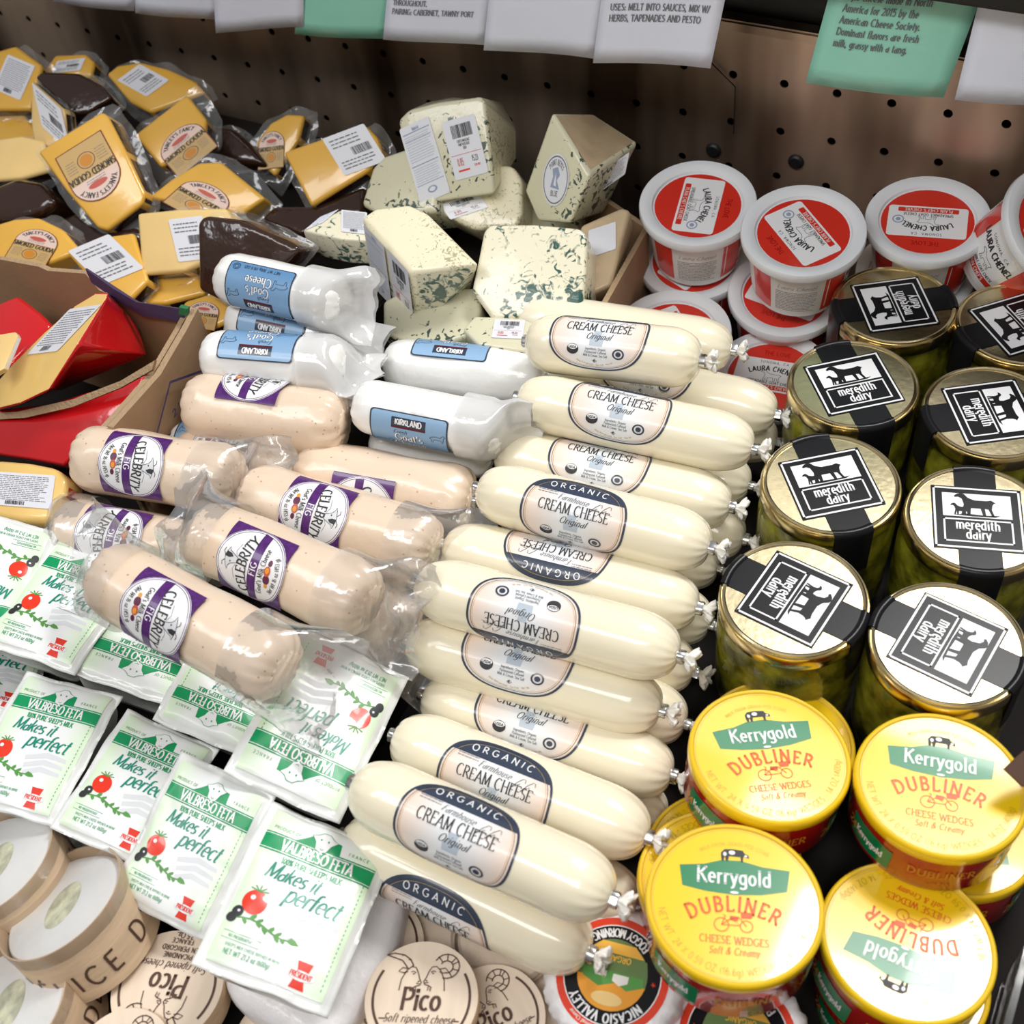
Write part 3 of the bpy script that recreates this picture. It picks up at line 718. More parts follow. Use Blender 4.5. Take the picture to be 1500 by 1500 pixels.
def art_kside(R, h):
    a = Art(); C_ = math.pi*R
    for k in range(3):
        u = -C_+C_*2/3*(k+.5)
        a.text('DUBLINER', u, -h*.05, .0070, 'kgold', 2, 'serif', .18, sp=.14)
        for cx in (-.004, .004): a.ring(u+cx, -h*.28, .0026, .0026, .0005, 'kgold', 2, 14)
        a.line([(u-.004, -h*.28), (u, -h*.18), (u+.004, -h*.28)], .0005, 'kgold', 2)
        a.text('24', u+.040, -h*.2, .0075, 'kgold', 2, 'serif', .16); a.text('PCS', u+.049, -h*.2, .0026, 'kgold', 2, 'sans', .14)
        u2 = u+C_/3+.004
        a.poly([(u2-.017, -h*.30), (u2-.018, h*.16), (u2, h*.22), (u2+.018, h*.16), (u2+.017, -h*.30)], 'kgreen', 2)
        a.text('Kerrygold', u2, -h*.12, .0062, 'white', 3, 'serif', .18, sx=.8)
    return a
def goat_head(a, cx, cy, s, m, flip=1):
    f = lambda pts: [(cx+x*s*flip, cy+y*s) for x, y in pts]
    w_ = s*.032
    a.line(f([(-.34, -.55), (-.30, -.2), (-.16, .08), (-.02, .20), (.12, .18), (.20, .04), (.27, -.16), (.34, -.28), (.30, -.37), (.18, -.40), (.08, -.46)]), w_, m, 3)
    a.line(f([(-.10, .12), (-.30, .16), (-.42, .04), (-.26, .0), (-.12, .04)]), w_, m, 3)
    if flip > 0:      # long swept-back horn, ridged
        up = [(.04, .22), (-.08, .42), (-.30, .56), (-.62, .60), (-.86, .54)]; lo = [(-.86, .54), (-.60, .46), (-.34, .38), (-.20, .22), (-.12, .12)]
    else:             # curled ram's horn
        up = A_(-.34, .22, .40, .38, 25, 285, 12); lo = A_(-.34, .20, .20, .19, 25, 285, 12)
    a.line(f(up), w_*1.2, m, 3); a.line(f(lo), w_*1.2, m, 3)
    n = 7
    for k in range(1, n):
        t = k/n; pu = up[int(t*(len(up)-1))]; pl = lo[int((t if flip < 0 else 1-t)*(len(lo)-1))]
        q = (pu[0]*.75+pl[0]*.25, pu[1]*.75+pl[1]*.25) if flip > 0 else pl
        a.line(f([pu, q]), w_, m, 3)
    a.ell(cx+.07*s*flip, cy-.02*s, .035*s, .022*s, m, 3, 10); a.line(f([(-.02, .03), (.06, .06), (.14, .01)]), w_*.9, m, 3)
    a.line(f([(.28, -.24), (.22, -.27)]), w_, m, 3); a.line(f([(.31, -.33), (.18, -.31)]), w_*.8, m, 3)
    a.line(f([(.17, -.40), (.20, -.56), (.13, -.49), (.11, -.58), (.08, -.45)]), w_*.8, m, 3)
def art_pico(r):
    a = Art()
    for a0, a1 in ((148, 225), (-45, 32)): a.ring(0, 0, r*.85, r*.85, r*.045, 'brownink', 2, 20, a0, a1)
    goat_head(a, -r*.22, r*.42, r*.56, 'brownink', 1); goat_head(a, r*.20, r*.44, r*.56, 'brownink', -1)
    a.text('Pico', 0, -r*.20, r*.36, 'brownink', 3, 'serif', .17, sx=1.0, sp=.03, shear=.08)
    a.text('Soft ripened cheese', 0, -r*.42, r*.14, 'brownink', 3, 'script', .12, shear=.3, sx=.9)
    a.rect(-r*.70, -r*.38, -r*.57, -r*.36, 'brownink', 3); a.rect(r*.57, -r*.38, r*.70, -r*.36, 'brownink', 3)
    a.text('PICANDINE', 0, -r*.58, r*.085, 'brownink', 3, 'sans', .17, sp=.12); a.text('EN PERIGORD', 0, -r*.71, r*.085, 'brownink', 3, 'sans', .17, sp=.12); a.text('FRANCE', 0, -r*.84, r*.08, 'brownink', 3, 'sans', .17, sp=.2)
    a.text('3.5 Oz.', -r*.02, 0, r*.10, 'brownink', 3, 'serif', .17, arc=(r*.96, True))
    return a
def art_delice(R, h):
    a = Art(); C_ = math.pi*R
    for k in range(2):
        a.text("D\u00c9LICE D'OR", -C_/2+k*C_, -h*.30, .0150, 'brownink', 1, 'sans', .13, sp=.30, sx=1.0)
    return a
def art_nicasio(r):
    a = Art()
    a.ell(0, 0, r, r, 'nicred', 1, 48); a.ell(0, 0, r*.86, r*.86, 'black', 2, 44); a.ring(0, 0, r*.86, r*.86, r*.02, 'white', 3, 44)
    a.ell(0, 0, r*.62, r*.62, 'nicgreen', 3, 36)
    a.poly([(r*.62*math.cos(t), r*.62*math.sin(t)) for t in [math.pi*(.05+i*.9/14) for i in range(15)]], 'orange', 4)
    a.ell(0, r*.42, r*.28, r*.12, 'goudapale', 5, 16)
    a.poly([(-r*.58, r*.10), (-r*.3, r*.22), (-.1*r, r*.12), (r*.2, r*.24), (r*.5, r*.12), (r*.55, -.05*r), (-.55*r, -.05*r)], 'leaf', 5)
    a.poly([(-.3*r, -.02*r), (-.3*r, .10*r), (-.16*r, .17*r), (-.02*r, .10*r), (-.02*r, -.02*r)], 'tubcream', 6); a.rect(.1*r, -.04*r, .3*r, .06*r, 'tubcream', 6)
    a.poly([(-.60*r, -.16*r), (.60*r, -.16*r), (.55*r, -.34*r), (-.55*r, -.34*r)], 'nicgreen', 5)
    a.poly([(-.5*r, -.36*r), (.5*r, -.36*r), (.3*r, -.55*r), (-.3*r, -.55*r)], 'gouda', 5); a.text('ORGANIC', 0, -.33*r, .10*r, 'gouda', 6, 'sans', .2, sp=.1)
    a.text('NICASIO VALLEY', 0, 0, r*.15, 'white', 4, 'serif', .22, sx=.9, arc=(r*.67, False), sp=.08)
    a.text('FOGGY MORNING', 0, 0, r*.14, 'white', 4, 'serif', .2, sx=.85, arc=(r*.80, True), sp=.08)
    for sg in (-1, 1): a.poly([(sg*r*.74+r*.05*math.cos(rad(90+k*72*2)), r*.05*math.sin(rad(90+k*144))) for k in range(5)], 'nicred', 5, True)
    a.text('Certified Organic Farmstead Cheese', 0, 0, r*.065, 'tubcream', 3, 'serif', .16, arc=(r*.90, False))
    return a
def art_smoked(w=.056, h=.074):
    """arched label, words as on the pack"""
    a = Art()
    def shape(i):
        return [(-w/2+i, -h/2+i), (w/2-i, -h/2+i), (w/2-i, h/2-w/2)]+[((w/2-i)*math.cos(rad(t)), h/2-w/2+(w/2-i)*math.sin(rad(t))) for t in range(15, 180, 15)]+[(-w/2+i, h/2-w/2)]
    a.poly(shape(0), 'darkred', 1, True); a.poly(shape(.0012), 'tan', 2, True)
    c = (0, h/2-w/2)
    a.poly([(-w/2+.0012, c[1]-.002), (w/2-.0012, c[1]-.002)]+[((w/2-.0012)*math.cos(rad(t)), c[1]+(w/2-.0012)*math.sin(rad(t))) for t in range(0, 181, 15)], 'pinkpaper', 3, True)
    a.text("YANCEY'S FANCY", c[0], c[1]-.001, w*.10, 'ink', 4, 'serif', .2, sx=.8, arc=(w*.34, False))
    a.ell(0, c[1]+w*.15, w*.20, w*.07, 'figred', 4, 16); a.scrib(-w*.2, c[1]+w*.06, w*.2, 2, w*.05, w*.025, 'greyink', 4)
    a.text('SMOKED GOUDA', 0, c[1]-w*.19, w*.135, 'ink', 4, 'slab', .17, sx=.78, sp=.05)
    a.ring(0, c[1]-w*.42, w*.17, w*.17, w*.015, 'darkred', 3, 24); a.ell(0, c[1]-w*.42, w*.13, w*.13, 'kgold', 3, 18)
    a.scrib(-w*.42, c[1]-w*.30, -w*.2, 5, w*.06, w*.022, 'greyink', 3, 5); a.scrib(w*.22, c[1]-w*.30, w*.42, 5, w*.06, w*.022, 'greyink', 3, 6)
    return a
def art_price(w=1., h=1., seed=1, kind=0):
    a = Art()
    a.rrect(0, 0, w, h, .05*min(w, h), 'sticker', 1)
    if kind == 0:
        a.barcode(w*.45, h*.38, w*.88, h*.58, seed=seed)
        a.scrib(w*.10, h*.85, w*.8, 3, h*.09, h*.05, 'greyink', 3, seed)
        a.scrib(w*.10, h*.28, w*.85, 3, h*.08, h*.05, 'greyink', 3, seed+1)
    elif kind == 1:   # blue nutrition table
        a.text('Nutrition Facts', w*.5, h*.915, h*.045, 'bluegrey', 3, 'sans', .16, sx=.62)
        for k, t in ((.89, .012), (.80, .006), (.47, .012), (.22, .008)): a.rect(w*.06, h*k, w*.94, h*(k+t), 'bluegrey', 3)
        a.scrib(w*.08, h*.85, w*.9, 3, h*.03, h*.016, 'greyblue', 3, seed)
        a.scrib(w*.08, h*.76, w*.9, 8, h*.033, h*.018, 'greyblue', 3, seed+2); a.scrib(w*.08, h*.43, w*.9, 7, h*.03, h*.016, 'greyblue', 3, seed+3)
        a.ell(w*.5, h*.13, w*.16, h*.045, 'bluegrey', 3, 16); a.ell(w*.5, h*.13, w*.10, h*.028, 'sticker', 4, 14)
    elif kind == 2:
        a.barcode(w*.22, h*.68, w*.82, h*.90, seed=5)
        for k, t in enumerate(('COSTCO WHOLESALE', 'POINT REYES BLUE', '32324')): a.text(t, w*.5, h*(.60-.06*k), h*.042, 'ink', 3, 'sans', .15, sx=.75)
        a.text('0.85', w*.28, h*.22, h*.12, 'figred', 3, 'sans', .12, sx=.7); a.text('15.23', w*.72, h*.25, h*.09, 'ink', 3, 'sans', .13, sx=.8)
        a.text('TOTAL PRICE', w*.75, h*.16, h*.035, 'redlogo', 3, 'sans', .15, sx=.7); a.rect(w*.16, h*.12, w*.50, h*.15, 'redlogo', 3)
        a.rect(w*.05, h*.40, w*.95, h*.407, 'redlogo', 3)
    elif kind == 3:   # dense lines (paper label)
        a.scrib(w*.08, h*.9, w*.92, 14, h*.055, h*.028, 'greyink', 3, seed); a.barcode(w*.35, h*.05, w*.62, h*.16, seed=9)
    return a
def art_oval():
    a = Art()
    a.ell(0, 0, 1, 1, 'sticker', 1, 32); a.ring(0, 0, .9, .9, .05, 'greyink', 3, 32)
    a.text('POINT REYES', 0, 0, .2, 'greyink', 3, 'serif', .14, arc=(.58, False), sx=.7)
    a.poly([(-.35, -.3), (-.2, .1), (-.3, .4), (.1, .5), (.3, .2), (.1, 0), (.35, -.35)], 'bluegrey', 3); a.poly([(-.12, -.2), (0, .3), (.1, -.25)], 'sticker', 4)
    a.text('BLUE', 0, -.62, .2, 'greyink', 3, 'serif', .14)
    return a
# ------------------------------------------------------------------ product meshes
CACHE = {}
def cached(k, f):
    if k not in CACHE: CACHE[k] = f()
    return CACHE[k]
def log_mesh(name, m, L, R, cap, pinch=.08, pleat=.05, nple=14, wr=0., seed=0, endr=.0, squash=1., ex=.72):
    prof = []
    n = 14
    for i in range(n+1):      # left cap
        t = i/n; a = t*math.pi/2
        x = -L/2+cap*(1-math.cos(a)); prof.append((x, R*max(math.sin(a)**ex, pinch), 1-t))
    for i in range(1, 16): prof.append((-L/2+cap+(L-2*cap)*i/16, R, 0))
    for i in range(n+1):
        t = i/n; a = (1-t)*math.pi/2
        x = L/2-cap*(1-math.cos(a)); prof.append((x, R*max(math.sin(a)**ex, pinch), t))
    seg = 64; V = []; Fc = []
    for k, (x, r, e) in enumerate(prof):
        for s in range(seg):
            a = 2*math.pi*s/seg
            q = 1+pleat*e*e*math.cos(nple*a+seed+1.3*math.sin(2*a))
            if wr:
                q += wr*noise.noise(Vector((x*22+seed, math.cos(a)*1.3, math.sin(a)*1.3)))
                q += wr*1.0*(e**.4)*noise.noise(Vector((x*60+seed, math.cos(a)*4, math.sin(a)*4)))
            V.append((x, r*q*math.sin(a), r*q*math.cos(a)*squash))
    for k in range(len(prof)-1):
        for s in range(seg): Fc.append((k*seg+s, k*seg+(s+1) % seg, (k+1)*seg+(s+1) % seg, (k+1)*seg+s))
    Fc.append(tuple(range(seg-1, -1, -1))); Fc.append(tuple((len(prof)-1)*seg+s for s in range(seg)))
    me = mk(name, V, Fc, [m]); me.flip_normals() if False else None
    return fixn(me)
def fixn(me):
    b = bmesh.new(); b.from_mesh(me); bmesh.ops.recalc_face_normals(b, faces=b.faces); b.to_mesh(me); b.free(); me.update()
    return me
def clip_mesh():
    # crimped metal clip: oval band with a seam ridge
    V = []; Fc = []; seg = 20
    pr = [(-.0030, .0042), (-.0030, .0055), (-.0018, .0060), (0, .0057), (.0018, .0060), (.0030, .0055), (.0030, .0042)]
    for x, r in pr:
        for s in range(seg):
            a = 2*math.pi*s/seg; V.append((x, r*math.sin(a), r*.8*math.cos(a)+(.0012 if s == 0 else 0)))
    for k in range(len(pr)):
        k2 = (k+1) % len(pr)
        for s in range(seg): Fc.append((k*seg+s, k*seg+(s+1) % seg, k2*seg+(s+1) % seg, k2*seg+s))
    return fixn(mk('clip', V, Fc, ['steel'], sharp=40))
def tail_mesh(seed=0):
    V = []; Fc = []; seg = 40
    for x, r, rf in ((-.004, .0040, 0), (.002, .0044, .05), (.005, .0075, .3), (.009, .0095, .4), (.0105, .0085, .45), (.009, .004, .3), (.006, .001, 0)):
        for s in range(seg):
            a = 2*math.pi*s/seg
            q = 1+rf*math.sin(9*a+seed+2*x*100)
            V.append((x+rf*.004*math.sin(5*a+seed), r*q*math.sin(a), r*q*math.cos(a)))
    for k in range(6):
        for s in range(seg): Fc.append((k*seg+s, k*seg+(s+1) % seg, (k+1)*seg+(s+1) % seg, (k+1)*seg+s))
    Fc.append(tuple(6*seg+s for s in range(seg)))
    return fixn(mk('film_tail', V, Fc, ['cream_tail']))
def flare_mesh(name, R, m='film', ln=.05, wd=1.25, seed=0, start=.02):
    """clear film sleeve that leaves the log and flattens into a wavy sheet, +x outwards"""
    V = []; Fc = []; seg = 40; n = 14
    for k in range(n+1):
        t = k/n; x = -start+(ln+start)*t; g = min(1, max(0, (x)/(ln*.75)))if x > 0 else 0
        g = g*g*(3-2*g)
        for s in range(seg):
            a = 2*math.pi*s/seg
            y = R*1.03*math.sin(a)*(1+(wd-1)*g); z = R*1.03*math.cos(a)*(1-g*.93)
            w1 = noise.noise(Vector((x*40+seed, y*50, seed*1.7+(1 if z > 0 else 0)*.3)))
            z += (.011*w1-.3*R)*g; 
            xx = x+.010*g*noise.noise(Vector((seed*3.1, y*60, 0)))
            V.append((xx, y, z))
    for k in range(n):
        for s in range(seg): Fc.append((k*seg+s, k*seg+(s+1) % seg, (k+1)*seg+(s+1) % seg, (k+1)*seg+s))
    return fixn(mk(name, V, Fc, [m]))
def fin_mesh(L, R, m='film', seed=0, wd=.018):
    """lengthwise seam of the wrapper: a wavy strip along the log"""
    V = []; Fc = []; n = 30; mN = 4
    for k in range(n+1):
        x = -L/2+L*k/n
        for j in range(mN+1):
            t = j/mN
            V.append((x, -(R*.55+wd*t), -R*.80-.002*math.sin(x*90+seed)+.006*t*noise.noise(Vector((x*35, t, seed)))))
    for k in range(n):
        for j in range(mN): Fc.append((k*(mN+1)+j, k*(mN+1)+j+1, (k+1)*(mN+1)+j+1, (k+1)*(mN+1)+j))
    return mk('film_seam', V, Fc, [m])
def make_log(kind, A, B, roll, flip, label, group, tails=True, lab=True, seed=0, R=None, ends='b'):
    M = axis_frame(A, B, roll); L = (B-A).length
    if kind == 'cream':
        R0, L0 = .0245, .195
        t = thing('cream_cheese_log', label, 'cheese', M, group)
        c = link_mesh('casing', cached('cream_body', lambda: log_mesh('casing', 'cream', L0, R0, .034, pinch=.16, pleat=.07)), t)
        c.matrix_local = Matrix.Diagonal((L/L0, 1, 1, 1))
        if lab:
            wu = Matrix.Translation((-.008*L/L0, 0, 0))@(Matrix.Rotation(math.pi, 4, 'Z') if flip else Matrix.Identity(4))
            link_mesh('label', cached('cream_lab', lambda: art_cream().build('label', lambda u, v, l: cylwarp(R0+.0001)(u*1.2, v, l), cy=.0022, cx=.008)), t, wu)
        for sg in (-1, 1):
            if (sg < 0 and 'l' not in ends+'l') : continue
            m_ = Matrix.Translation((sg*(L/2+.0015), 0, 0))@(Matrix.Rotation(math.pi, 4, 'Z') if sg < 0 else Matrix.Identity(4))@Matrix.Rotation(seed*1.3, 4, 'X')
            link_mesh('clip', cached('clip', clip_mesh), t, m_)
            if sg > 0: link_mesh('film_tail', cached('tail%d' % (seed % 3), lambda: tail_mesh(seed % 3)), t, m_@Matrix.Translation((.003, 0, 0))@Matrix.Rotation(rad(10*(seed % 3-1)), 4, 'Y')@Matrix.Scale(.78, 4))
        return t
    if kind == 'kirk':
        R0, L0 = .0235, .150
        t = thing('goat_cheese_log', label, 'cheese', M, group)
        body = link_mesh('cheese', cached('kirk%d' % (seed % 3), lambda: log_mesh('cheese', 'kirk', L0, R0, .022, pinch=.42, ex=.55, pleat=.06, nple=9, wr=.06, seed=seed % 3)), t)
        body.matrix_local = Matrix.Diagonal((L/L0, 1, 1, 1))
        if lab:
            wu = Matrix.Translation((-.010*L/L0, 0, 0))@(Matrix.Rotation(math.pi, 4, 'Z') if flip else Matrix.Identity(4))
            link_mesh('label', cached('kirk_lab', lambda: art_kirk().build('label', lambda u, v, l: cylwarp(R0+.0010)(u*1.2, v, l), cy=.0022, cx=.008)), t, wu)
        if 'f' in ends:
            link_mesh('film_end', cached('kfl%d' % (seed % 3), lambda: flare_mesh('film_end', R0*1.12, 'film_white', .040, 1.25, seed % 3)), t, Matrix.Translation((L/2-.016, 0, 0)))
        if 's' in ends: link_mesh('film_seam', cached('kfin', lambda: fin_mesh(.15, R0, 'film_white', 1, .012)), t)
        if 'c' in ends: link_mesh('clip', cached('clip', clip_mesh), t, Matrix.Translation((L/2+.001, 0, 0)))
        return t
    R0, L0 = .0285, .150
    t = thing('fig_cheese_log', label, 'cheese', M, group)
    body = link_mesh('cheese', cached('fig%d' % (seed % 3), lambda: log_mesh('cheese', 'fig', L0, R0, .024, pinch=.50, ex=.42, pleat=.085, nple=13, wr=.085, seed=5+seed % 3)), t)
    body.matrix_local = Matrix.Diagonal((L/L0, 1, 1, 1))
    if lab:
        # words run around the log
        def fw():
            return lambda u, v, l: ((v*.98), (R0+.0016+l)*math.sin(-u/(R0+.001)), (R0+.0016+l)*math.cos(-u/(R0+.001)))
        sl = lab if isinstance(lab, (int, float)) and lab is not True else 0
        wu = Matrix.Translation((-.008*L/L0, 0, 0))@(Matrix.Rotation(math.pi, 4, 'Z') if flip else Matrix.Identity(4))
        link_mesh('label', cached('fig_lab', lambda: art_fig().build('label', fw(), cx=.0022, cy=.008)), t, wu)
    if 'f' in ends:
        link_mesh('film_end', cached('ffl%d' % (seed % 3), lambda: flare_mesh('film_end', R0*1.13, 'film', .052, 1.30, seed % 3+4)), t, Matrix.Translation((L/2-.012, 0, 0)))
    if 'g' in ends:
        link_mesh('film_end', cached('ffl%d' % ((seed+1) % 3), lambda: flare_mesh('film_end', R0*1.13, 'film', .052, 1.30, (seed+1) % 3+4)), t, Matrix.Translation((-L/2+.012, 0, 0))@Matrix.Rotation(math.pi, 4, 'Z'))
    if 's' in ends: link_mesh('film_seam', cached('ffin', lambda: fin_mesh(.16, R0, 'film', 2, .016)), t)
    if 'c' in ends: link_mesh('clip', cached('clip', clip_mesh), t, Matrix.Translation((L/2+.001, 0, 0)))
    return t
# ---- jar
RJ = .0528
def jar_lid():
    pr = [(.0001, .0000), (RJ*.90, 0), (RJ*.905, .0010), (RJ*.93, .0016), (RJ*.955, .0010), (RJ*.965, -.0010), (RJ*.985, -.0005), (RJ, -.0022), (RJ*1.003, -.0100), (RJ*.995, -.0125), (RJ*.965, -.0125)]
    return fixn(lathe('lid', pr[::-1], ['gold', 'goldrim'], 72, [1]*9+[0], 25, rf=None))
def jar_glass():
    pr = [(.001, -.112), (RJ*.86, -.112), (RJ*.96, -.108), (RJ*1.0, -.100), (RJ*1.0, -.030), (RJ*.97, -.020), (RJ*.93, -.012)]
    return fixn(lathe('glass', pr, ['glass'], 64))
def jar_content(seed):
    pr = [(.001, -.108), (RJ*.85, -.107), (RJ*.93, -.100), (RJ*.94, -.080), (RJ*.94, -.060), (RJ*.94, -.045), (RJ*.94, -.032), (RJ*.91, -.022), (RJ*.88, -.016), (.001, -.015)]
    return fixn(lathe('cheese_in_oil', pr, ['oilcubes'], 64, rf=lambda a, k, z: 1-.035*abs(noise.noise(Vector((math.cos(a)*3+seed, math.sin(a)*3, z*60))))))
def cubes_mesh(seed):
    rnd = random.Random(seed); b = bmesh.new()
    for k in range(26):
        a = rnd.uniform(0, 6.28); z = rnd.uniform(-.095, -.03)
        m = Matrix.Translation((RJ*.80*math.cos(a), RJ*.80*math.sin(a), z))@Matrix.Rotation(a, 4, 'Z')@Matrix.Rotation(rnd.uniform(-.6, .6), 4, 'Y')@Matrix.Rotation(rnd.uniform(-.6, .6), 4, 'X')@Matrix.Diagonal((.010, .016, .013, 1))
        bmesh.ops.create_cube(b, size=1, matrix=m)
    bmesh.ops.bevel(b, geom=list(b.edges), offset=.002, segments=2, affect='EDGES', clamp_overlap=True)
    me = bpy.data.meshes.new('cheese_cubes'); b.to_mesh(me); b.free(); me.materials.append(MATS['oilcubes']); me.polygons.foreach_set('use_smooth', [True]*len(me.polygons))
    return me
def jar_strap(sg0):
    """the black band going over the rim and down the glass, both sides"""
    V = []; Fc = []; n = 6
    path = [(RJ*.88, .0004), (RJ*.90, .0012), (RJ*.93, .0022), (RJ*.96, .0018), (RJ*1.002, .0004), (RJ*1.014, -.004), (RJ*1.014, -.013), (RJ*1.008, -.030), (RJ*1.008, -.046)]
    for sg in (sg0,):
        base = len(V)
        for (r, z) in path:
            for j in range(n+1):
                x = -.0150+.030*j/n
                V.append((x, sg*math.sqrt(max(1e-9, r*r-x*x)), z))
        for k in range(len(path)-1):
            for j in range(n): Fc.append((base+k*(n+1)+j, base+k*(n+1)+j+1, base+(k+1)*(n+1)+j+1, base+(k+1)*(n+1)+j))
    return fixn(mk('seal_strip', V, Fc, ['black'], sharp=50))
def make_jar(px, py, z, up, label, n=(0, 0, 1), seed=0):
    M = frame(px, py, z, up, n)
    t = thing('jar_of_cheese', label, 'jar', M@Matrix.Translation((0, 0, -.112)), 'jars of marinated cheese')
    T = Matrix.Translation((0, 0, .112))
    g = link_mesh('glass', cached('jg', jar_glass), t, T)
    link_mesh('cheese_in_oil', cached('jc%d' % (seed % 2), lambda: jar_content(seed % 2)), t, T)
    lid = link_mesh('lid', cached('jl', jar_lid), t, T)
    link_mesh('seal_label', cached('ja', lambda: art_jar(RJ).build('seal_label')), lid, Matrix.Translation((0, 0, .0003)))
    for sg in (-1, 1): link_mesh('seal_strip', cached('js%d' % sg, lambda: jar_strap(sg)), lid)
    return t
# ---- tub
RT = .0535
def make_tub(px, py, z, up, label, n=(0, 0, 1), h=.068, spin=0):
    M = frame(px, py, z, up, n)
    t = thing('cheese_tub', label, 'tub', M@Matrix.Translation((0, 0, -h)), 'tubs of spreadable goat cheese')
    T = Matrix.Translation((0, 0, h))
    rt, rb = RT*.88, RT*.76
    def body():
        pr = [(.001, -h+.002), (rb*.94, -h+.002), (rb*.96, -h), (rb, -h), (rb*1.01, -h+.002), (rt, -.010), (RT*.95, -.0085), (RT*.95, -.002)]
        return fixn(lathe('tub', pr, ['tub'], 64))
    def lid():
        pr = [(RT*.93, -.0085), (RT*1.0, -.0085), (RT*1.012, -.0070), (RT*1.012, -.0008), (RT*1.0, .0008), (RT*.93, .0010), (RT*.86, .0004), (RT*.79, -.0012), (RT*.77, -.0034), (RT*.74, -.0036), (.001, -.0036)]
        return fixn(lathe('lid', pr, ['tublid'], 72))
    def side():
        hh = h-.020
        def wp(u, v, l):
            f = (v+hh/2)/hh; rr = rb*1.01+(rt-rb*1.01)*(f*.86+.05)+.0006+l
            a = u/(RT*.82); return (rr*math.sin(a), -rr*math.cos(a), -h/2-.004+v)
        return art_tubside(RT*.82, hh).build('printed_side', wp, cx=.004)
    tb_ = link_mesh('tub', cached('tb%.3f' % h, body), t, T)
    d_ = M.inverted()@Vector(CC); face = math.atan2(d_.x, -d_.y)
    link_mesh('printed_side', cached('ts%.3f' % h, side), tb_, Matrix.Rotation(face-.045/(RT*.82)+rad(spin), 4, 'Z'))
    ld_ = link_mesh('lid', cached('tl', lid), t, T)
    link_mesh('lid_label', cached('ta', lambda: art_tublid(RT*.745).build('lid_label')), ld_, Matrix.Translation((0, 0, -.0034)))
    return t
# ---- round box
RK = .0528
def make_kbox(px, py, z, up, label, n=(0, 0, 1), h=.044, spin=0):
    n = (n[0], n[1]+.12, n[2])
    M = frame(px, py, z, up, n)
    t = thing('round_cheese_box', label, 'box', M@Matrix.Translation((0, 0, -h)), 'round yellow cheese boxes')
    T = Matrix.Translation((0, 0, h))
    def base():
        pr = [(.001, -h), (RK*.955, -h), (RK*.965, -h+.001), (RK*.965, -.006)]
        return fixn(lathe('base', pr, ['kred', 'krim'], 80, [0, 0, 0]))
    def lid():
        pr = [(RK*.968, -.0085), (RK*.988, -.0088), (RK, -.0075), (RK, -.0020), (RK*.99, -.0004), (RK*.97, .0004), (RK*.945, -.0001), (RK*.93, -.0014), (.001, -.0014)]
        return fixn(lathe('lid', pr, ['kyellow', 'krim'], 80, [0, 0, 0, 0, 0, 1, 1, 0]))
    def side():
        def wp(u, v, l):
            rr = RK*.967+l; a = u/(RK*.967); return (rr*math.sin(a), -rr*math.cos(a), -h/2-.004+v)
        return art_kside(RK*.967, h).build('printed_side', wp, cx=.004)
    bs_ = link_mesh('base', cached('kb', base), t, T)

    d_ = M.inverted()@Vector(CC); face = math.atan2(d_.x, -d_.y)
    link_mesh('printed_side', cached('ks', side), bs_, Matrix.Rotation(face+.02/RK+rad(spin), 4, 'Z'))
    ld_ = link_mesh('lid', cached('kl', lid), t, T)
    link_mesh('lid_label', cached('ka', lambda: art_klid(RK*.925).build('lid_label')), ld_, Matrix.Translation((0, 0, -.0013)))
    return t
# ---- wooden boxes
RP = .0365
def make_pico(px, py, z, up, label, n=(0, 0, 1), h=.026, clear=False, R=RP, bare=False):
    M = frame(px, py, z, up, n)
    t = thing('wooden_cheese_box', label, 'box', M@Matrix.Translation((0, 0, -h)), 'small round wooden cheese boxes')
    T = Matrix.Translation((0, 0, h)); s = R/RP; S_ = Matrix.Diagonal((s, s, 1, 1))
    link_mesh('base', cached('pb%.3f' % h, lambda: fixn(lathe('base', [(.001, -h), (RP*.95, -h), (RP*.96, -h+.001), (RP*.96, -.006)], ['wood'], 64))), t, T@S_)
    if clear:
        link_mesh('lid', cached('pcl', lambda: fixn(lathe('lid', [(RP*.98, -.010), (RP*1.01, -.009), (RP*1.01, .001), (RP*.97, .003), (RP*.92, .001), (RP*.90, .0), (.001, .0)], ['film_clear'], 64))), t, T@S_)
        link_mesh('cheese', cached('pch', lambda: fixn(lathe('cheese', [(RP*.90, -.02), (RP*.90, -.006), (RP*.84, -.003), (.001, -.003)], ['woodlid'], 48))), t, T@S_)
    else:
        link_mesh('lid', cached('pl', lambda: fixn(lathe('lid', [(RP*.97, -.009), (RP*1.0, -.009), (RP*1.0, -.0006), (RP*.992, 0), (.001, 0)], ['woodedge', 'woodlid'], 64, [0, 0, 0, 1], 30))), t, T@S_)
        if not bare: link_mesh('lid_print', cached('pa', lambda: art_pico(RP).build('lid_print')), t, T@S_@Matrix.Translation((0, 0, .0001)))
    return t
